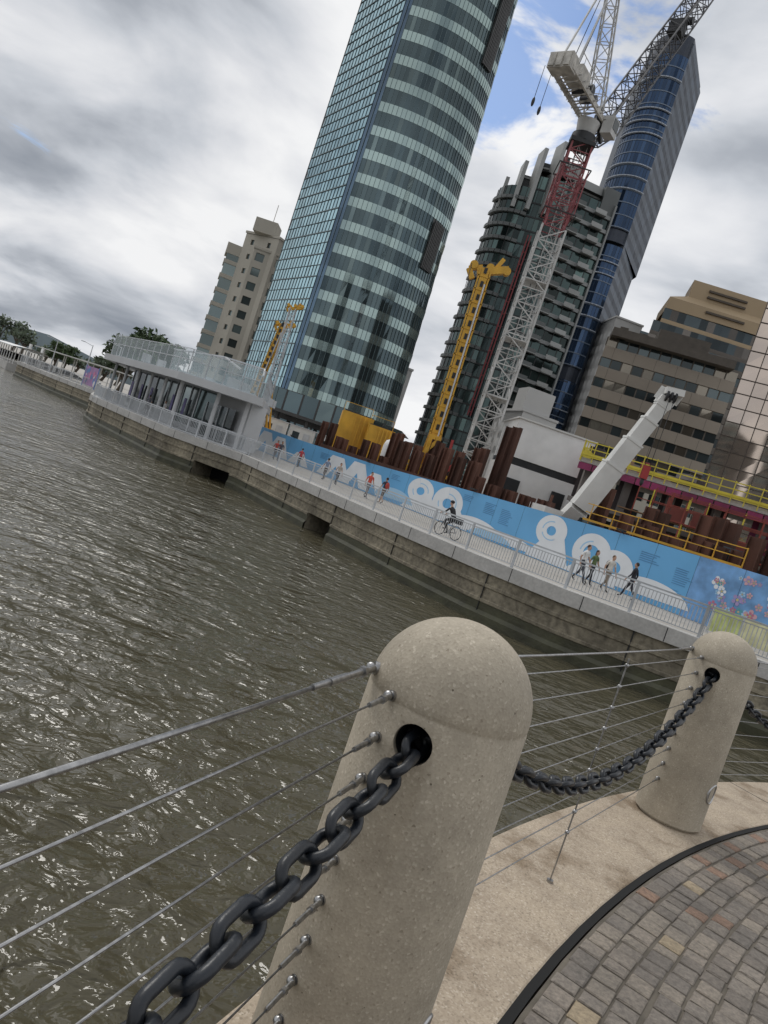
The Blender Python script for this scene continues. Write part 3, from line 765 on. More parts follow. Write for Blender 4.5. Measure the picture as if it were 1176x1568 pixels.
pavilion()
railing('terrace_railing',[(-29,69.6),(-17.8,56.4),(-11.5,54.9)][::-1],-.42,h=1.1)

# ------------------------------------------------------------------ hoarding
H0=V((17.5,34.)); HD=V((-.603,.797)).normalized(); HN=V((-HD.y,HD.x))
def hz(s):
    pts=[(-12,2.6),(0,2.52),(5,2.48),(20,2.1),(32,1.75),(45,1.72),(56,1.85)]
    for (a,za),(b,zb) in zip(pts[:-1],pts[1:]):
        if a<=s<=b: return za+(zb-za)*(s-a)/(b-a)
    return pts[-1][1]
def hoarding():
    mb=MB(); hw=pm('hoarding_blue',(.135,.40,.70),.5,0,.25,.1); 
    s=-11.; zb=-.6
    P=lambda s,z,o: (*(H0+HD*s+HN*o),z)
    while s<55:
        e=min(s+2.4,55); m=0 if s>2.5 else 1
        mb.quad(P(e,zb,0),P(s,zb,0),P(s,hz(s),0),P(e,hz(e),0),m,.5)
        mb.quad(P(s,zb,-.1),P(e,zb,-.1),P(e,hz(e),-.1),P(s,hz(s),-.1),2)
        mb.quad(P(e,hz(e),.0),P(s,hz(s),.0),P(s,hz(s),-.1),P(e,hz(e),-.1),2)
        mb.beam(P(s,zb,.004),P(s,hz(s),.004),.012,.004,3,up=V((HN.x,HN.y,0)))
        mb.beam(P(s,zb,-.15),P(s,hz(s),-.15),.09,.09,2)
        s=e
    cnt=[0]
    def shape(pts,m):
        cnt[0]+=1; o=.008+.0004*(cnt[0]%20)
        k=len(pts); vs=[P(a,z,o) for a,z in pts]
        mb.add(vs,[tuple(range(k))],m,False,.5)
    def lim(s,z): return min(max(z,zb+.05),hz(s)-.05)
    def ellipse(cs,cz,rs,rz,m,n=28,a0=0,a1=360):
        shape([(cs+rs*math.cos(math.radians(a0+(a1-a0)*i/n)),lim(cs,cz+rz*math.sin(math.radians(a0+(a1-a0)*i/n)))) for i in range(n)],m)
    def ringq(cs,cz,ro_,ri,m,sx=1.3,n=30,a0=0,a1=360):
        for i in range(n):
            t0,t1=[math.radians(a0+(a1-a0)*q/n) for q in(i,i+1)]
            shape([(cs+sx*ro_*math.cos(t0),lim(cs,cz+ro_*math.sin(t0))),(cs+sx*ro_*math.cos(t1),lim(cs,cz+ro_*math.sin(t1))),(cs+sx*ri*math.cos(t1),lim(cs,cz+ri*math.sin(t1))),(cs+sx*ri*math.cos(t0),lim(cs,cz+ri*math.sin(t0)))],m)
    def petal(cs,cz,ro_,sx,eye=.36):
        ringq(cs,cz,ro_,ro_*eye,4,sx); shape([(cs-ro_*sx*.9,cz-.1),(cs-ro_*sx*1.7,zb+.05),(cs+ro_*sx*1.2,zb+.05),(cs+ro_*sx*.3,cz-ro_*.5)],4)
        ringq(cs,cz,ro_*.62,ro_*.55,5,sx)
    petal(12.8,1.3,.95,1.25,.3); petal(9.6,.85,1.1,1.2,.4); ringq(7.9,.5,.95,.35,4,1.3)
    petal(22.4,.75,1.15,1.4,.3); petal(25.6,.95,.95,1.6,.3)
    ellipse(5.4,-.4,2.4,1.0,4,24,0,180); ellipse(15.8,-.5,2.4,.7,4,24,0,180); ellipse(19.2,-.5,2.8,1.0,4,24,0,180)
    ellipse(28.5,-.4,2.5,.9,5,24,0,180); ellipse(17.5,-.5,2,.5,5,24,0,180)
    for s0,w,h in((31.5,1.8,1.6),(34.2,2.4,2.0),(37.6,2.8,1.9),(48.5,2.4,1.9),(51.6,2.6,2.0),(44,2.0,1.1)):
        shape([(s0-w,-.5),(s0-w*.35,-.5+h),(s0+w*.35,-.5+h),(s0+w,-.5)],4)
        shape([(s0-w*.35,-.5),(s0-w*.02,-.5+h*.55),(s0+w*.35,-.5)],0)
    def text(s0,zt,rows,w):
        for r_ in range(rows):
            ww=w*(.6+.4*R()); shape([(s0,zt-r_*.11),(s0-ww,zt-r_*.11),(s0-ww,zt-r_*.11-.045),(s0,zt-r_*.11-.045)],6)
    text(21.0,1.75,4,1.0); text(18.8,1.7,7,1.2); text(17.2,1.6,9,1.1); text(6.6,1.85,5,1.3);text(4.4,1.6,8,1.1); text(4.4,.5,3,.8); text(29.5,1.5,4,1.3); text(40.5,1.3,5,1.6)
    for i in range(190):
        cs=-9+11.2*R(); cz=-.4+2.7*R(); r_=.05+.11*R()*(1+(R()<.2)); m=[7,8,11,4,5,10][int(R()*6)]
        for q in range(5):
            t=q/5*6.283+i; ellipse(cs+r_*1.0*math.cos(t),cz+r_*1.0*math.sin(t),r_*.55,r_*.55,m,7)
        ellipse(cs,cz,r_*.4,r_*.4,9,7)
    for s_ in(8,20,33,46): mb.box(P(s_,hz(s_)+.15,.3),(.5,.25,.1),2.2,3); mb.beam(P(s_,hz(s_),0),P(s_,hz(s_)+.15,.3),.04,.04,3)
    mb.obj('construction_hoarding',[hw,pm('mural_blue',(.16,.34,.62),.6,0,1.5,.3),pm('hoarding_back',(.3,.25,.18),.8),dark,pm('mural_white',(.74,.77,.8),.6,0,1,.05),pm('mural_pale_blue',(.36,.58,.78),.6,0,1,.05),pm('mural_text',(.08,.24,.46),.6),pm('mural_pink',(.5,.17,.26),.6),pm('mural_mauve',(.35,.27,.5),.6),pm('mural_yellow',(.55,.47,.22),.6),pm('mural_teal',(.1,.35,.4),.6),pm('mural_rose',(.6,.36,.4),.6)])
hoarding()
mb=MB()
for q,d in walk([(14.6,31.6),(24,24.4)],1.25):
    q2=q+d*1.2; mb.quad((*q,-.5),(*q2,-.5),(*q2,.55),(*q,.55),int(R()*3)); mb.beam((*q,-.6),(*q,.6),.05,.05,3)
mb.obj('printed_barrier',[pm('barrier_lime',(.45,.5,.2),.6,0,3,.3),pm('barrier_pale',(.6,.62,.5),.6,0,3,.2),pm('barrier_yellow',(.58,.57,.35),.6,0,3,.2),galv])

# ------------------------------------------------------------------ sheet piles etc
def piles():
    mb=MB()
    def pile(s,back,top,w=.6):
        c=H0+HD*s-HN*back; a=math.atan2(HD.y,HD.x)
        mb.box((*c,(top-.6)/2),(w,.05,top+.6),a,0); r_=mb.r[-1]
        for k in(-1,1):
            q=c+HD*(k*w*.5)+HN*.13; mb.box((*q,(top-.6)/2),(.05,.3,top+.6),a+k*.25,0,r_)
    s=-8.
    while s<46:
        g=math.floor(s/2.5)
        random.seed(g*13+5); base=2.75+.02*s+random.choice([-.9,-.5,0,.5,.9,1.3,-.9]); 
        if s<9: base=random.choice([3.3,3.9,4.2,3.0])
        if 15<s<22: base=min(base,2.9)
        random.seed(int(s*100))
        pile(s,2.2+.4*(int(s*1.3)%2),base+.12*R(),.78); s+=.84
    for s_,b_,t_ in((25.2,7,8.0),(25.9,7,7.9),(26.8,6,5.7),(27.5,6,5.6),(13.2,4.5,5.0),(13.9,4.5,4.9),(14.6,4.5,4.9),(31,5,5.2),(31.7,5,5.3),(5,5,4.9),(5.8,5,5.0),(6.6,5,4.9),(9,4.5,4.4),(9.8,4.5,4.5),(38,6,5.2),(38.8,6,5.1),(0.5,5,4.6),(1.3,5,4.7)):
        pile(s_,b_,t_,.8)
    random.seed(11)
    a=H0+HD*-6-HN*1.9;b=H0+HD*44-HN*1.9; mb.beam((*a,1.9),(*b,1.9),.35,.35,0)
    mb.obj('sheet_pile_wall',[rust])
    mb=MB()
    for s0,s1,bk,z in((2,12,1.4,2.6),(-4,1,3,3.2)):
        a=H0+HD*s0-HN*bk; b=H0+HD*s1-HN*bk
        for dz in(.45,.95): mb.beam((*a,z+dz),(*b,z+dz),.05,.05,0)
        for q,d in walk([tuple(a),tuple(b)],1.6): mb.beam((*q,z-.2),(*q,z+1),.05,.05,0)
        mb.beam((*a,z),(*b,z),.16,.12,0)
    mb.obj('yellow_safety_rail',[yellow])
piles()

def tanks():
    for (x,y,z,w) in((-5.6,76,5.6,3.2),(-2.9,74.5,5.0,2.6)):
        mb=MB(); mb.box((x,y,z/2+1.2),(w,2.6,z-1.6),.15,0)
        for k in range(7): mb.box((x-w/2+.2+k*(w-.4)/6,y-1.35-.01*k,z/2+1.2),(.12,.1,z-1.7),.15,0)
        for dx in(-1,1):
            for dy in(-1,1): mb.beam((x+dx*w*.4,y+dy,-.6),(x+dx*w*.4,y+dy,2),.2,.2,0)
        mb.box((x,y,z+.45),(w*.9,2.3,.1),.15,1)
        for dx in(-.45,.45): mb.beam((x+dx*w,y-1.2,z+.4),(x+dx*w,y-1.2,z+1.3),.05,.05,0)
        mb.beam((x-.45*w,y-1.2,z+1.3),(x+.45*w,y-1.2,z+1.3),.05,.05,0)
        mb.obj('yellow_site_container',[yellow,dark])
    mb=MB(); c=(-.9,70,0)
    mb.lathe(c,[(1.1,.8),(1.15,1),(1.15,3.8),(1.0,4.3),(.4,4.6)],24)
    for t in range(4): a=t*1.57+.5; mb.beam((c[0]+math.cos(a),c[1]+math.sin(a),-.6),(c[0]+math.cos(a),c[1]+math.sin(a),1.2),.12,.12,0)
    mb.tube([(c[0],c[1]-1.2,1),(c[0],c[1]-1.3,4),(c[0],c[1]-.5,4.9)],.08)
    mb.obj('white_storage_silo',[white])
tanks()

# ------------------------------------------------------------------ lattice helpers and cranes
def lattice(mb,p,q,w1,w2,n,m,ch=.16,br=.08,side=None):
    p=V(p);q=V(q);d=(q-p).normalized()
    up=side or (V((0,1,0)) if abs(d.z)>.9 else V((0,0,1)))
    a=d.cross(up).normalized(); b=a.cross(d)
    def cr(t):
        c=p.lerp(q,t); w=(w1+(w2-w1)*t)/2
        return [c+a*w*sx+b*w*sy for sx,sy in((-1,-1),(1,-1),(1,1),(-1,1))]
    c0,c1=cr(0),cr(1)
    for i in range(4): mb.beam(c0[i],c1[i],ch,ch,m)
    for k in range(n):
        A,B=cr(k/n),cr((k+1)/n)
        for i in range(4):
            j=(i+1)%4
            mb.beam(A[i],A[j],br,br,m)
            if k%2: mb.beam(A[i],B[j],br,br,m)
            else: mb.beam(A[j],B[i],br,br,m)
def towercrane():
    mb=MB(); x,y=7.0,76.
    lattice(mb,(x,y,-.6),(x,y,29.5),2.4,2.4,19,0,.2,.1)
    lattice(mb,(x,y,29.5),(x,y,38.5),2.0,2.0,7,1,.17,.09)
    for z in(6,12,18,24): mb.box((x,y,z),(2.6,2.6,.08),0,0)
    lattice(mb,(x+.2,y,0),(x+.2,y,38),.9,.9,26,0,.06,.04)
    for z in range(0,38): mb.beam((x-.3,y,z),(x+.3,y,z),.04,.04,2)
    for s_ in(-.3,.3): mb.beam((x+s_,y,0),(x+s_,y,38),.05,.05,2)
    lattice(mb,(x,y,31),(x,y,35.5),2.8,2.8,4,1,.11,.06)
    for z in(31,35.5):
        for sx in(-1,1): mb.beam((x-1.6,y+1.6*sx,z),(x+1.6,y+1.6*sx,z),.1,.1,2); mb.beam((x+1.6*sx,y-1.6,z),(x+1.6*sx,y+1.6,z),.1,.1,2)
    mb.box((x,y,38.2),(2.5,2.5,.4),0,2); mb.cyl((x,y,38.4),(x,y,39.2),1.3,1.2,20,2); 
    mb.cyl((x,y,39.2),(x,y,40.6),.9,1.15,16,0)
    T=V((-.57,-.82,0)); Sd=V((-.82,.57,0)); O=V((x,y,41.2))
    for s_ in(-1.1,1.1): mb.beam(O+Sd*s_-T*1.6,O+Sd*s_+T*8.0,.2,.5,3)
    for k in range(8): mb.beam(O+Sd*1.1+T*k,O-Sd*1.1+T*(k+.9),.1,.1,3)
    for k in range(9): mb.beam(O+Sd*1.5+T*(k-1.4),O-Sd*1.5+T*(k-1.4),.1,.1,0)
    an=math.atan2(T.y,T.x)
    mb.box(O+T*7.9+V((0,0,.25)),(1.4,2.3,1.4),an,3)
    for k in(-1,0,1): mb.box(O+T*8.66+Sd*k*.75+V((0,0,.25)),(.12,.55,1.2),an,3)
    mb.box(O+T*5.0+V((0,0,.9)),(2.0,1.9,1.1),an,3)
    mb.cyl(O+T*3+Sd*1+V((0,0,.8)),O+T*3-Sd*1+V((0,0,.8)),.5,n=16,m=2)
    mb.cyl(O+T*1.5+Sd*.8+V((0,0,.8)),O+T*1.5-Sd*.8+V((0,0,.8)),.4,n=16,m=5)
    for s_ in(-1.6,1.6):
        mb.beam(O+Sd*s_-T*1.5+V((0,0,1.3)),O+Sd*s_+T*8+V((0,0,1.3)),.05,.05,0)
        for k in range(7): mb.beam(O+Sd*s_+T*(k*1.4-1.4),O+Sd*s_+T*(k*1.4-1.4)+V((0,0,1.3)),.05,.05,0)
    cc=O-T*1.2+Sd*-1.8+V((0,0,-.5)); mb.box(cc,(1.5,1.1,1.7),an,0); mb.box(cc-T*.76+V((0,0,.2)),(.06,.9,1.1),an,4); mb.box(cc-Sd*.56+V((0,0,.2)),(1.2,.06,1.0),an,4)
    ap=O+T*4.2+V((0,0,11.5))
    lattice(mb,O-T*.2+V((0,0,.6)),ap,1.6,1.0,8,0,.12,.06)
    for s_ in(-1,1): mb.beam(O+T*7.2+Sd*s_+V((0,0,.6)),ap+Sd*s_*.4,.14,.14,0)
    mb.cyl(ap+Sd*.9,ap-Sd*.9,.35,n=12,m=2)
    e=math.radians(62); J=-T*math.cos(e)+V((0,0,math.sin(e))); j0=O-T*2.2+V((0,0,-1.5))
    for s_ in(-.8,.8): mb.beam(O+Sd*s_+V((0,0,.2)),j0+Sd*s_,.3,.4,2)
    lattice(mb,j0,j0+J*3,.9,2.1,2,5,.14,.08,side=Sd); lattice(mb,j0+J*3,j0+J*38,2.1,1.8,23,5,.14,.075,side=Sd)
    mb.box(j0+J*21,(1.5,1.5,1.4),an,2); mb.cyl(j0+J*22.5-Sd*1.2,j0+J*22.5+Sd*1.2,.4,n=14,m=2)
    for s_ in(-.4,.4):
        mb.tube([ap+Sd*s_,j0+J*34+Sd*s_],.05,5,2); mb.tube([ap+Sd*s_,O+T*6+Sd*s_+V((0,0,1))],.04,5,2)
    for q in(8.2,6.8):
        a_=O+T*q+Sd*1.6; mb.tube([a_,a_-V((0,0,3.0))],.03,5,2); mb.ell(a_-V((0,0,3.4)),(.15,.15,.45),m=2)
    mb.obj('tower_crane',[pm('crane_white',(.5,.5,.49),.55,0,.8,.2),pm('crane_red',(.27,.075,.085),.6,0,1,.25),dark,pm('crane_weathered_white',(.48,.46,.42),.65,0,1.5,.3),g_dark,pm('crane_grey',(.06,.06,.065),.5,.3)])
towercrane()

def piling_rig(x,y,top,lean,scale=1.,name='piling_rig',latticed=False,mw=.95,hs=1.):
    mb=MB(); s=scale
    b=V((x,y,-.6))
    for k in(-1,1):
        mb.box(b+V((k*1.3*s,0,.5*s)),(.7*s,4.6*s,.9*s),.5,2)
        for q in range(5): mb.cyl(b+V((k*1.3*s-.4*s,(q-2)*.85*s,.45*s)),b+V((k*1.3*s+.4*s,(q-2)*.85*s,.45*s)),.33*s,n=12,m=2)
    mb.box(b+V((0,.6*s,1.9*s)),(2.8*s,4.2*s,1.6*s),.5,0); mb.box(b+V((1.0*s,-1.4*s,2.2*s)),(1.1*s,1.5*s,1.8*s),.5,0); mb.box(b+V((1.0*s,-2.17*s,2.4*s)),(.95*s,.06,1.1*s),.5,3)
    mb.box(b+V((0,2.9*s,1.8*s)),(2.7*s,.8*s,1.3*s),.5,2)
    m0=V((x-.2,y-2.6*s,2.0)); m1=V((x-.2+lean[0],y-2.6*s+lean[1],top))
    if latticed: lattice(mb,m0,m1,.9,.7,16,1,.10,.05)
    else:
        mb.beam(m0,m1,mw*.6,.7,0)
        for sx in(-1,1): mb.beam(m0+V((sx*mw*.42,-.3,0)),m1+V((sx*mw*.42,-.3,0)),.12,.2,0); mb.beam(m0+V((sx*mw*.42,.3,0)),m1+V((sx*mw*.42,.3,0)),.12,.2,0)
        for k in range(16):
            c=m0.lerp(m1,(k+.5)/16)
            mb.box(c,(mw+.04,.8,.10),0,0); mb.box(c+V((0,-.37,.5)),(.26,.05,.5),0,2)
        mb.box(m0.lerp(m1,.16)+V((0,-.8,0)),(1.0,.8,1.6),0,0); mb.cyl(m0.lerp(m1,.16)+V((0,-.8,-.9)),m0+V((0,-.8,-2.4)),.3,n=14,m=2)
        mb.cyl(m0.lerp(m1,.2)+V((.25,-.7,0)),m0.lerp(m1,.93)+V((.25,-.7,0)),.07,n=10,m=1)
    h=hs
    mb.beam(m1+V((-.6*h,0,-.3*h)),m1+V((1.7*h,0,.6*h)),.55*h,.55*h,0)
    mb.beam(m1+V((-.8*h,0,-.9*h)),m1+V((-1.3*h,0,-.2*h)),.4*h,.4*h,0); mb.beam(m1+V((-1.3*h,0,-.2*h)),m1+V((-.3*h,0,.2*h)),.35*h,.35*h,0); mb.beam(m1+V((.5*h,0,-.1*h)),m1+V((1.1*h,0,1.3*h)),.3*h,.3*h,0)
    for q in(-1.0,.3,1.6): mb.cyl(m1+V((q*h,-.3,.3+.12*q)),m1+V((q*h,.3,.3+.12*q)),.32*h,n=16,m=0)
    mb.tube([m1+V((-1.2*h,-.3,.2)),m0+V((-1.0,-.8,1))],.03,5,2); mb.tube([m1+V((1.6*h,.3,.5)),b+V((0,2,2.6))],.03,5,2)
    for k in(-1,1):
        mb.beam(b+V((k*.9*s,.8*s,2.6*s)),m0.lerp(m1,.30)+V((k*.3,0,0)),.22*s,.22*s,0); mb.beam(b+V((k*.9*s,-.8*s,2*s)),m0.lerp(m1,.14)+V((k*.3,0,0)),.25*s,.25*s,0)
    mb.obj(name,[yellow,galv,dark,g_dark])
piling_rig(2.4,68,20.6,(-.5,0),1.0,mw=1.1,hs=1.1)
piling_rig(-19.5,92,14.0,(1.2,0),.8,mw=.8,hs=.75)
piling_rig(-17.0,90,16,(-.3,-.5),.8,latticed=True,hs=.6)
mb=MB()
for a,b in(((-.5,63,.5),(2.5,62.5,5.5)),((2.2,62.5,5.6),(4.8,63,0)),((1,62,.2),(3.4,62.4,4.2)),((-.4,62.8,3),(4.2,62.8,2.6))): mb.beam(a,b,.3,.3,0)
for a,b in(((3.6,63.5,5.8),(3.8,63,1)),((4.4,63,4),(2.6,62.2,1))): mb.beam(a,b,.22,.22,1)
mb.cyl((3.0,62.2,2.2),(3.0,62.8,2.2),.7,n=16,m=0)
mb.obj('steel_prop_frame',[yellow,red])

def mobile_crane():
    mb=MB(); a=V((11.5,46.5,3.2)); b=V((13.9,45.6,10.6)); d=(b-a).normalized()
    L_=(b-a).length
    w=[1.25,1.08,.92,.76]; st=[0,.42,.66,.86,1.0]
    for k in range(4):
        p0=a+d*L_*st[k]; p1=a+d*L_*st[k+1]
        mb.beam(p0,p1,w[k],w[k]*1.05,0,up=V((0,1,0)))
        mb.beam(p1-d*.12,p1,w[k]+.08,w[k]*1.05+.08,0,up=V((0,1,0)))
    mb.beam(b,b+d*.5,.95,.9,0,up=V((0,1,0)))
    for q in(-.25,0,.25): mb.cyl(b+d*.6+V((q-.06,-.3,0)),b+d*.6+V((q+.06,-.3,0)),.38,n=18,m=1)
    mb.beam(b+d*.3+V((-.45,0,0)),b+d*1.0+V((-.45,0,.1)),.1,.6,0); mb.beam(b+d*.3+V((.45,0,0)),b+d*1.0+V((.45,0,.1)),.1,.6,0)
    mb.beam(b+d*.9+V((-.5,-.3,0)),b+d*.9+V((.6,-.3,.1)),.5,.4,0)
    for q in(-.15,.15): mb.tube([b+d*.8+V((q,-.6,0)),V((14.1+q,45,6.8)),],.02,5,1)
    mb.box((14.1,45,6.4),(.4,.3,.8),0,2); mb.ell((14.1,45,5.8),(.12,.12,.25),m=1)
    mb.cyl(V((10.6,47.4,1.6)),a.lerp(b,.35)+V((0,.4,-.3)),.22,n=12,m=3)
    mb.beam(V((10.9,47.6,1.6)),a,1.2,1.2,0,up=V((0,1,0)))
    mb.box((10.8,50,.9),(3,9,1.1),.2,0); mb.box((10.4,48.6,2.0),(2.8,4,1.3),.2,0); mb.box((12,46.8,1.9),(1.1,1.6,1.5),.2,4)
    for k in range(4):
        for s_ in(-1,1): c=V((10.8+s_*1.35,46.6+k*2.2,.0)); mb.cyl(c-V((.2,0,0)),c+V((.2,0,0)),.6,n=18,m=1)
    mb.obj('mobile_crane',[pm('boom_white',(.66,.66,.64),.4,0,.8,.1),dark,red,steel,g_dark])
mobile_crane()

def site_building():
    mb=MB(); a=.06
    mb.box((12.9,74,8.4),(7.6,7,3.6),a,0); mb.box((12.8,74,6.3),(7.4,6.8,.7),a,1); mb.box((12.3,74,3.0),(7.8,7.2,5.8),a,0)
    for k in range(9): mb.box((9.3+k*.9,70.35+k*.055,8.4),(.04,.03,3.5),a,2)
    mb.box((15.0,70.3,3.6),(1.3,.15,2.2),a,1); mb.box((10.4,70.0,4),(1.6,.15,1.2),a,1)
    mb.box((12.9,74,10.28),(7.9,7.3,.16),a,2)
    mb.box((16.9,72,7.6),(.25,6,3.6),a,3)
    mb.obj('site_office_building',[white,dark,offw,red])
site_building()

def scaff():
    mb=MB(); a=V((12.9,57)); b=V((30,49)); d=(b-a).normalized(); n=V((d.y,-d.x)); Lw=(b-a).length
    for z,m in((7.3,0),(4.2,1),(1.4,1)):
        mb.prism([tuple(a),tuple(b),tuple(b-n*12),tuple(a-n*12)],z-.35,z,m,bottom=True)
    for q,dd in walk([tuple(a+n*.1),tuple(b+n*.1)],1.1): mb.box((*(q+dd*.5),6.65),(1.02,.08,.5),math.atan2(d.y,d.x),2)
    for q,dd in walk([tuple(a-n*1),tuple(b-n*1)],3.2,.6):
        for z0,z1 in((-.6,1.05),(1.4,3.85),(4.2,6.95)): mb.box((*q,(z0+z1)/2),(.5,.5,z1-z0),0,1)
        mb.box((*(q-n*.8),5.5),(1.5,.2,2.4),math.atan2(d.y,d.x),random.choice([4,2,4]))  # near-black and magenta infill panels behind the columns
    A_,B_=a+n*.3,b+n*.3
    for z in(7.5,8.0,8.5): mb.beam((*A_,z),(*B_,z),.07,.07,3)
    for q,dd in walk([tuple(A_),tuple(B_)],.9): mb.beam((*q,7.0),(*q,8.6),.06,.06,3)
    mb.quad((*A_,7.35),(*B_,7.35),(*B_,7.65),(*A_,7.65),3)
    mb.beam((*a,7.6),(*(a-n*9),7.6),.1,1.0,3)
    for q,dd in walk([tuple(a),tuple(a-n*9)],.9): mb.beam((*q,7.0),(*q,8.6),.06,.06,3)
    for o_ in(.9,2.1,3.3):
        A_,B_=a+d*(4+o_)+n*o_,b+n*o_
        for z in(.5,1.5,2.5,3.5,4.5,5.5,6.3): mb.beam((*A_,z),(*B_,z),.06,.06,5)
        for q,dd in walk([tuple(A_),tuple(B_)],1.2): 
            mb.beam((*q,-.6),(*q,6.8-.25*o_),.07,.07,5 if R()<.75 else 3)
            if R()<.5: q2=q+dd*1.2; mb.beam((*q,1.5),(*q2,4.5),.05,.05,5)
    for z in(2.5,4.5): 
        A_,B_=a+d*4+n*1.5,b+n*1.5; mb.beam((*A_,z-.06),(*B_,z-.06),1.1,.06,6)
    for k in range(9):
        q=a+d*(6+k*1.5)+n*2.16; q2=q+d*1.15; z=random.choice([1.5,3.5,.5,4.5]); mb.quad((*q,z),(*q2,z),(*q2,z+1),(*q,z+1),7)
    for k in range(16):
        q=a+d*(R()*Lw)-n*(1+R()*6); h=.4+R()*1.2; mb.box((*q,7.0+h/2+.3),(.4+R()*1.3,.4+R(),h),R()*3,random.choice([4,5,1,6]))
    mb.obj('scaffolded_concrete_frame',[conc,pm('frame_concrete',(.16,.145,.135),.85,0,.3,.25),magenta,yellow2,pm('site_dark_panel',(.05,.04,.04),.9),pm('scaffold_red',(.23,.045,.03),.6,0,1,.3),pm('timber_plank',(.25,.15,.08),.8),pm('netting',(.17,.045,.035),.8)])
scaff()
mb=MB()
for k in range(26):
    s=-7+k*1.05; q=H0+HD*s-HN*(5+2*R()); h=2.4+R()*1.4
    mb.beam((*q,-.6),(*q,h),.16,.16,0); q2=q+HD*1.05; mb.beam((*q,h*.8),(*q2,h*.5),.09,.09,0)
    if k%3==0: mb.box((*q,h*.6),(1.2,.5,.8),R()*3,1 if k%2 else 2)
mb.obj('excavation_bracing',[rust,pm('bin_red',(.2,.05,.04),.7),galv])

def excavator():
    mb=MB(); x,y=19.3,38.4; r=-.55
    def P(a,b,c): return V((x+a*math.cos(r)-b*math.sin(r),y+a*math.sin(r)+b*math.cos(r),c))
    for k in(-1,1):
        mb.box(P(0,k*1.1,.0),(3.8,.6,.8),r,1)
        for q in(-1.7,1.7): mb.cyl(P(q,k*1.1-.3,.0),P(q,k*1.1+.3,.0),.42,n=14,m=1)
    mb.cyl(P(0,0,.4),P(0,0,.7),.8,n=16,m=1)
    mb.box(P(.3,0,1.3),(3.4,2.5,1.2),r,1)
    for k in range(9): t=k/8*math.pi/2; mb.box(P(.2+.08*k,0,1.9+.85*math.sin(t)),(2.6*math.cos(t)+.5,2.4*math.cos(t)*.4+1.4,.13),r,1)
    mb.box(P(2.1,0,1.5),(.7,2.5,1.5),r,2); mb.box(P(2.46,0,1.9),(.05,1.6,.3),r,1)
    mb.box(P(-1.2,.75,2.4),(1.5,.95,2.0),r,3)
    for a_,b_ in((-1.95,.28),(-.45,.28),(-1.95,1.22),(-.45,1.22)): mb.beam(P(a_,b_,1.4),P(a_,b_,3.4),.09,.09,1)
    mb.box(P(-1.2,.75,3.42),(1.7,1.1,.12),r,1)
    mb.beam(P(1,3,1.6),P(3.4,3.6,3.6),.4,.6,0); mb.beam(P(3.4,3.6,3.6),P(5.4,3.9,2.4),.35,.45,0); mb.beam(P(5.4,3.9,2.5),P(5.9,4,.8),.3,.35,0); mb.box(P(5.9,4,.3),(.9,1,.8),r,1)
    mb.obj('excavator',[yellow,pm('excavator_grey',(.06,.065,.07),.45,.1),white,g_dark])
excavator()

for (x,y) in((-14.5,93),(-10.6,90)):
    mb=MB(); mb.prism([(x-2.4,y-.9),(x+1.4,y-.9),(x+1.4,y+.9),(x-2.4,y+.9)],.0,1.5,0)
    mb.add([(x+1.4,y-.88,0),(x+2.4,y-.88,0),(x+2.4,y-.88,.5),(x+1.4,y-.88,1.48),(x+1.4,y+.88,0),(x+2.4,y+.88,0),(x+2.4,y+.88,.5),(x+1.4,y+.88,1.48)],[(0,1,2,3),(5,4,7,6),(1,5,6,2),(2,6,7,3)],0)
    mb.box((x+.9,y-.92,1.05),(1,.04,.5),0,1)
    for q in(-1.6,1.5):
        for s_ in(-.85,.85): mb.cyl((x+q,y+s_-.1,-.25),(x+q,y+s_+.1,-.25),.35,n=14,m=2)
    mb.obj('white_van',[white,g_dark,dark])
mb=MB()
for k in range(5):
    x=-17+k*3.6; mb.box((x,97+k*.5,2.0),(3.4,2.6,2.6),.1,0); mb.box((x-.6,95.65+k*.5,2.2),(.9,.06,.9),.1,1); mb.box((x+.8,95.7+k*.5,1.8),(.8,.06,1.8),.1,2); mb.box((x,97+k*.5,3.36),(3.6,2.8,.12),.1,2)
    for s_ in(-1.4,1.4): mb.beam((x+s_,96+k*.5,-.6),(x+s_,96+k*.5,.8),.12,.12,2)
mb.obj('site_cabins',[offw,g_dark,galv])

# ------------------------------------------------------------------ trees
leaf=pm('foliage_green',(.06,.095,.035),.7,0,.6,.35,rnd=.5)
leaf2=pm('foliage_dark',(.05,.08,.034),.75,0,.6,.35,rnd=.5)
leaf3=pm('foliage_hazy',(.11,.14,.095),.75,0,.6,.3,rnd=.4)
bark=pm('bark',(.10,.08,.06),.9,0,3,.3)
def tree(name,x,y,z,h,w,nl=900,ls=.35,lm=None,merge=None):
    mb=merge or MB(); 
    mb.cyl((x,y,z),(x+.1*w,y,z+h*.4),w*.05,w*.03,8,1)
    cl=[]
    for k in range(9):
        a=k*2.4; r_=w*.36*(.3+.7*R()); e=V((x+r_*math.cos(a),y+r_*math.sin(a),z+h*(.5+.38*R())))
        mb.cyl((x+.05*w,y,z+h*(.25+.12*R())),e,w*.02,w*.006,6,1,caps=False); cl.append((e,w*(.13+.1*R())))
    cl.append((V((x,y,z+h*.85)),w*.2))
    for k in range(nl):
        c,r_=cl[int(R()*len(cl))]
        d=V((R()-.5,R()-.5,R()-.5)).normalized()*(r_*(.5+.6*R())); d.z*=.7; c2=c+d
        n=V((R()-.5,R()-.5,R()-.2)).normalized(); t=n.orthogonal().normalized(); t=Matrix.Rotation(R()*6.28,3,n)@t; b=n.cross(t); s=ls*(.5+R())
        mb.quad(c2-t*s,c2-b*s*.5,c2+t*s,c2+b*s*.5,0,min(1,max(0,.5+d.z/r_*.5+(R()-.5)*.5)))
    if merge is None: mb.obj(name,[lm or leaf,bark])
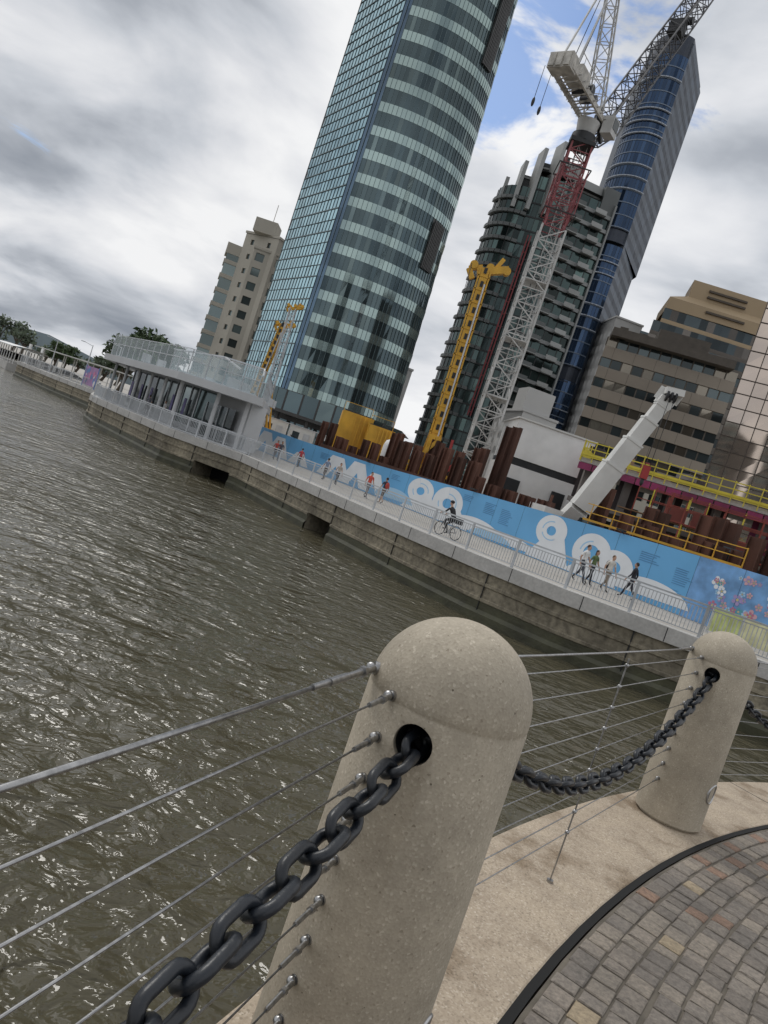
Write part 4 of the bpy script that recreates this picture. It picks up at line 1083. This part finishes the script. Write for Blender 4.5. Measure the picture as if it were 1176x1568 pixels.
tree('fig_tree',-45,122,-.6,11.5,15,4600,.42,leaf2)
tree('fig_tree',-54,138,-.6,8.5,9,1800,.42,leaf2)
tree('riverside_tree',-62,128,-.6,5.5,4.5,700,.3)
tree('riverside_tree',-73,155,-.6,6,6,900,.35)
tree('riverside_tree',-41,112,-.6,8.5,5,800,.32)
mb=MB()
for k in range(40):
    t=k/39; x=-420+t*330+R()*14; y=430-t*190+R()*30; tree('',x,y,-.6,5+R()*9*(.6+.4*math.sin(k*.9)),9+R()*7,330,.8,merge=mb)
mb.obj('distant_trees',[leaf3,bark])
mb=MB(); pts=[]
n=60
for i in range(n+1):
    x=-3500+i*100; h=25+30*math.sin(i*.35)+18*math.sin(i*.9+1)+10*R(); pts.append((x,2600,max(5,h)))
for a,b in zip(pts[:-1],pts[1:]): mb.add([(a[0],2600,-1),(b[0],2600,-1),b,a,(a[0],3200,-1),(b[0],3200,-1)],[(0,1,2,3),(3,2,5,4)],0)
mb.obj('distant_hills',[pm('hill_haze',(.16,.20,.22),.9,0,.01,.2)])

mb=MB()
for (x,y,w) in((-50,112,9),(-58,121,9),(-43,104,6)):
    for dx in(-w/2,-w/6,w/6,w/2):
        mb.beam((x+dx,y+dx*-.9,-.6),(x+dx,y+dx*-.9,2.6),.12,.12,0)
    mb.beam((x-w/2-.6,y+w*.45+.5,2.75),(x+w/2+.6,y-w*.45-.5,2.75),3.0,.12,0)
mb.obj('riverside_shelter',[offw])
# ferry terminal: pontoon, piles, thin curved roof and gangway
mb=MB(); a=V((-92,168)); b=V((-70,136)); d=(b-a).normalized(); n=V((d.y,-d.x))
mb.beam((*a,-2.3),(*b,-2.3),7,1.4,1); 
for q,dd in walk([tuple(a),tuple(b)],4.5,1):
    for s_ in(-2.4,2.4): mb.cyl((*(q+n*s_),-2),(*(q+n*s_),1.4),.1,n=8,m=0)
    for k in range(6):
        u0,u1=-3.6+k*1.2,-3.6+(k+1)*1.2; z0,z1=1.5+.5*math.cos(u0*.4),1.5+.5*math.cos(u1*.4)
        e=q+dd*4.4; mb.quad((*(q+n*u0),z0),(*(q+n*u1),z1),(*(e+n*u1),z1),(*(e+n*u0),z0),0)
for q in(a,b,(a+b)/2): mb.cyl((*(q-n*4.2),-4),(*(q-n*4.2),3.2),.35,n=12,m=0)
mb.beam((*b,-1.6),(-62,134,-.5),2.0,.2,1)
for s_ in(-1,1): mb.beam((*(b+n*s_),-.6),(-62+s_*.5,134,.6),.06,.06,0)
mb.obj('ferry_terminal',[white,conc])
mb=MB(); c=V((-40.3,93.5)); d=V((.66,-.75)).normalized(); n=V((d.y,-d.x))
e0,e1=c-d*2.4,c+d*2.4
mb.quad((*e0,-.2),(*e1,-.2),(*e1,2.2),(*e0,2.2),0)
for k in range(16):
    q=e0+d*(.3+4.2*R())+n*(.01+.001*k); z=.1+1.8*R(); r_=.15+.25*R(); vs=[(*(q+d*r_*math.cos(t*.785)),z+r_*math.sin(t*.785)) for t in range(8)]; mb.add(vs,[tuple(range(8))],1+k%3)
for q in(e0,e1): mb.beam((*q,-.6),(*q,2.3),.1,.1,3)
mb.obj('mural_sign',[pm('mural_sign_mauve',(.38,.22,.42),.6),pm('ms_pink',(.6,.2,.35),.6),pm('ms_white',(.7,.68,.7),.6),pm('ms_blue',(.15,.25,.5),.6)])
def lamp(x,y,h=6):
    mb=MB(); mb.cyl((x,y,-.6),(x,y,h),.09,.05,10); mb.cyl((x,y,-.6),(x,y,-.3),.16,.12,10)
    mb.beam((x,y,h-.1),(x-.9,y-.6,h+.1),.06,.06); mb.box((x-1.1,y-.7,h+.1),(.55,.25,.1),.6,0); mb.obj('street_lamp',[galv])
lamp(-31,77,5); lamp(-44,100,5); lamp(-55,113,4.5)

# ------------------------------------------------------------------ people
def person(name,x,y,z,head,h=1.7,shirt=(.6,.6,.6),pants=(.05,.05,.08),hair=(.03,.02,.015),skin=(.45,.28,.2),sleeve=False,stride=.25,arm=.3,ride=False,bag=None,female=False,longhair=False,bare=False,hat=False):
    k=h/1.7; sw=.165 if female else .19
    J=[];E=[];T=[]
    def j(p,r,par=None,t=None):
        J.append((V(p),r)); 
        if par is not None: E.append((par,len(J)-1)); T.append(t)
        return len(J)-1
    if ride:
        pz=.98; pel=j((0,-.12,pz),.125); sp=j((0,-.02,pz+.18),.115,pel,'s'); ch=j((0,.12,pz+.36),.135,sp,'s'); nb=j((0,.2,pz+.49),.065,ch,'s'); nk=j((0,.24,pz+.57),.05,nb,'k')
        hc=V((0,.28,pz+.69))
    else:
        pel=j((0,0,.95),.12); sp=j((0,.0,1.12),.105 if female else .115,pel,'s'); ch=j((0,.01,1.31),.125 if female else .14,sp,'s'); nb=j((0,.0,1.44),.065,ch,'s'); nk=j((0,.015,1.51),.048,nb,'k')
        hc=V((0,.03,1.605))
    j(hc+V((0,-.01,-.03)),.05,nk,'k')
    for s in(-1,1):
        if ride:
            sh=j((s*sw,.16,pz+.42),.058,ch,'s'); el=j((s*(sw+.06),.3,pz+.2),.042,sh,'s'); wr=j((s*.22,.5,pz+.12),.028,el,'s'); hd=j((s*.22,.57,pz+.12),.026,wr,'k'); fd=V((0,.5,-.8)).normalized()
            hp=j((s*.09,-.1,pz-.04),.095,pel,'p'); kn=j((s*.1,.28,pz-.18 if s<0 else pz-.36),.064,hp,'p'); an=j((s*.1,.12 if s<0 else .1,.42 if s<0 else .22),.04,kn,'p'); to=j((s*.1,.28,.38 if s<0 else .18),.034,an,'f')
        else:
            ph=s*arm
            sh=j((s*sw,0,1.40),.058,ch,'s'); el=j((s*(sw+.05),-.25*math.sin(ph)-.02,1.13),.041,sh,'s'); wr=j((s*(sw+.06),-.42*math.sin(ph)+.08,.90+.03*abs(ph)),.027,el,'s' if sleeve else 'k'); hd=j((s*(sw+.06),-.46*math.sin(ph)+.11,.82+.03*abs(ph)),.026,wr,'k'); fd=V((0,.25,-1)).normalized()
            q=s*stride
            hp=j((s*.09,0,.90),.098,pel,'p'); kn=j((s*.095,q*.75+.04,.49),.062,hp,'p' ); 
            back=(q<0); an=j((s*.095,q*1.5-(.06 if back else 0),.09+(.08 if back else 0)),.04,kn,'p' if not bare else 'k'); to=j((s*.1,q*1.5+.15-(.05 if back else 0),.035),.034,an,'f')
        P=J[hd][0]
        for fi in range(5):
            if fi<4:
                o=V((0,(fi-1.5)*.019,0)) if not ride else V(((fi-1.5)*.019,0,0)); ln=[.055,.065,.06,.048][fi]
                a_=j(P+o+fd*.045,.0085,hd,'k'); j(P+o+fd*(.045+ln)+V((-s*.02,.012,0)),.007,a_,'k')
            else:
                a_=j(P+V((-s*.015,.03,.0)),.0095,hd,'k'); j(P+V((-s*.022,.055,-.035)),.0075,a_,'k')
    me=bpy.data.meshes.new('sk'); me.from_pydata([a for a,_ in J],E,[]); o=bpy.data.objects.new('sk',me); COL.objects.link(o)
    md=o.modifiers.new('s','SKIN'); md.use_smooth_shade=True
    for i,(a,r_) in enumerate(J):
        sv=me.skin_vertices[0].data[i]; sv.radius=(r_*(1.2 if i in(0,1,2) else 1),r_*(.82 if i in(0,1,2) else 1)); sv.use_root=(i==0)
    o.modifiers.new('u','SUBSURF').levels=1
    bpy.context.view_layer.update(); dg=bpy.context.evaluated_depsgraph_get(); em=bpy.data.meshes.new_from_object(o.evaluated_get(dg)); bpy.data.objects.remove(o)
    mb=MB(); MI={'s':0,'p':1,'k':2,'f':4}
    vs=[v.co.copy() for v in em.vertices]; fs=[tuple(p.vertices) for p in em.polygons]
    for f in fs:
        c=sum((vs[i] for i in f),V())/len(f); best=9;bt='s'
        for (a,b),t in zip(E,T):
            A,B=J[a][0],J[b][0]; d=B-A; u=max(0,min(1,(c-A).dot(d)/max(1e-9,d.length_squared))); dd=(c-A-d*u).length-(J[a][1]*(1-u)+J[b][1]*u)
            if dd<best: 
                best=dd; bt=t
                if t=='s' and a>3 and not sleeve and not ride and u>.75 and c.z<1.25 and abs(c.x)>.15: bt='k'
        if not ride and bt=='s' and c.z<.97 and abs(c.x)<.2: bt='p'
        mb.m.append(MI[bt]); mb.r.append(.5); mb.sm.append(True)
    mb.v=[tuple(v) for v in vs]; mb.f=fs
    mb.ell(hc,(.074,.092,.115),nu=14,nv=10,m=2)
    mb.ell(hc+V((0,.02,-.06)),(.055,.07,.06),nu=12,nv=8,m=2)
    mb.ell(hc+V((0,.095,-.01)),(.012,.018,.024),nu=6,nv=5,m=2)
    for s in(-1,1): mb.ell(hc+V((s*.075,.0,-.005)),(.01,.02,.03),nu=6,nv=5,m=2); mb.ell(hc+V((s*.03,.083,.012)),(.011,.008,.007),nu=6,nv=4,m=3)
    mb.ell(hc+V((0,.084,-.055)),(.024,.01,.006),nu=6,nv=4,m=5)
    if ride: mb.ell(hc+V((0,-.01,.05)),(.095,.125,.085),nu=14,nv=8,m=5)
    else:
        mb.ell(hc+V((0,-.018,.03)),(.083,.092,.10),nu=14,nv=8,m=3)
        if longhair: mb.ell(hc+V((0,-.06,-.08)),(.075,.045,.13),nu=12,nv=8,m=3)
        if hat: mb.cyl(hc+V((0,0,.05)),hc+V((0,0,.06)),.14,n=16,m=5); mb.ell(hc+V((0,-.01,.07)),(.085,.095,.06),m=5)
    if bag is not None: mb.ell(V((0,-.19,1.22)),(.15,.09,.22),nu=10,nv=8,m=6)
    def cm(n_,c_): return pm(name+n_,c_,.8,0,8,.15)
    ob=mb.obj(name,[cm('_top',shirt),cm('_trousers',pants),cm('_skin',skin),cm('_hair',hair),cm('_shoes',(.04,.04,.04)),cm('_dark',(.02,.02,.025)),cm('_bag',bag or (.1,.1,.1))])
    ob.scale=(k,k,k); ob.location=(x,y,z); ob.rotation_euler=(0,0,head); return ob
Z=-.62
wl=math.atan2(HD.y,HD.x)-math.pi/2
wr_=wl+math.pi
person('pedestrian',10.0,36.2,Z,wr_+.2,1.9,(.68,.68,.67),(.05,.055,.07),(.05,.03,.02),stride=.2)
person('pedestrian',10.6,36.6,Z,wr_,1.78,(.12,.17,.07),(.03,.03,.04),(.03,.02,.015),female=True,stride=.14,longhair=True)
person('pedestrian',11.25,36.0,Z,wr_-.2,1.8,(.6,.57,.52),(.22,.18,.14),(.1,.06,.03),stride=.18,bag=(.05,.05,.06))
person('pedestrian',12.45,36.0,Z,wl+.3,1.82,(.02,.02,.025),(.03,.03,.04),(.03,.02,.015),stride=.22,sleeve=True)
person('pedestrian',-1.55,50,Z,wr_,1.8,(.55,.09,.06),(.2,.19,.2),(.06,.04,.03),stride=.16)
person('pedestrian',-.45,49.2,Z,wl,1.77,(.04,.05,.07),(.13,.1,.08),(.03,.02,.02),stride=.18,bag=(.4,.06,.05),bare=True)
person('pedestrian',-10.5,64,Z,wr_,1.7,(.5,.08,.07),(.04,.04,.05),stride=.15)
person('pedestrian',-10.0,63.2,Z,wr_,1.75,(.08,.08,.1),(.1,.1,.12),stride=.15)
person('pedestrian',-8.3,64,Z,wl,1.72,(.45,.06,.07),(.02,.02,.03),stride=.15)
person('pedestrian',-5.2,56.5,Z,wl,1.7,(.2,.25,.35),(.1,.08,.07),stride=.15)
person('pedestrian',-4.1,55,Z,wr_,1.66,(.4,.35,.3),(.05,.05,.06),female=True,stride=.15)
person('pedestrian',-22.5,65,-.42,.4,1.7,(.3,.3,.35),(.05,.05,.06),stride=.1)
person('pedestrian',-19.5,60.3,-.42,2.4,1.7,(.5,.5,.5),(.05,.05,.1),stride=.1)
person('cyclist',3.3,37,Z,wl+.15,1.75,(.015,.015,.018),(.02,.02,.025),sleeve=True,ride=True)
def bicycle(x,y,z,head):
    mb=MB(); 
    for yy in(-.52,.55):
        pts=[V((0,yy+.34*math.cos(t/24*6.283),.35+.34*math.sin(t/24*6.283))) for t in range(24)]; mb.tube(pts,.022,6,0,closed=True)
        for t in range(10): mb.tube([V((0,yy,.35)),pts[int(t*2.4)]],.003,4,1)
        mb.cyl((-.05,yy,.35),(.05,yy,.35),.03,n=10,m=1)
    bb=V((0,-.08,.3)); st=V((0,-.18,.82)); hd=V((0,.4,.85)); hb=V((0,.46,.66))
    for a,b in((bb,st),(bb,hb),(st-V((0,0,.06)),hd),(hd,V((0,.55,.35))),(bb,V((0,-.52,.35))),(V((0,-.16,.72)),V((0,-.52,.35)))): mb.tube([a,b],.018,8,2)
    mb.tube([hd,V((0,.42,1.05)),V((-.24,.5,1.07))],.014,8,0); mb.tube([V((0,.42,1.05)),V((.24,.5,1.07))],.014,8,0)
    mb.ell(st+V((0,0,.06)),(.07,.13,.03),m=0); mb.cyl((-.02,-.08,.3),(.02,-.08,.3),.09,n=16,m=1)
    mb.tube([V((-.1,.08,.38)),V((-.02,-.08,.3)),V((.1,-.2,.2))],.012,6,1)
    mb.box((0,-.5,.95),(.3,.3,.28),0,0)
    o=mb.obj('bicycle',[dark,steel,pm('bike_frame',(.05,.05,.06),.4)]); o.location=(x,y,z); o.rotation_euler=(0,0,head)
bicycle(3.3,37,Z,wl+.15)
print('done',len(bpy.data.objects))
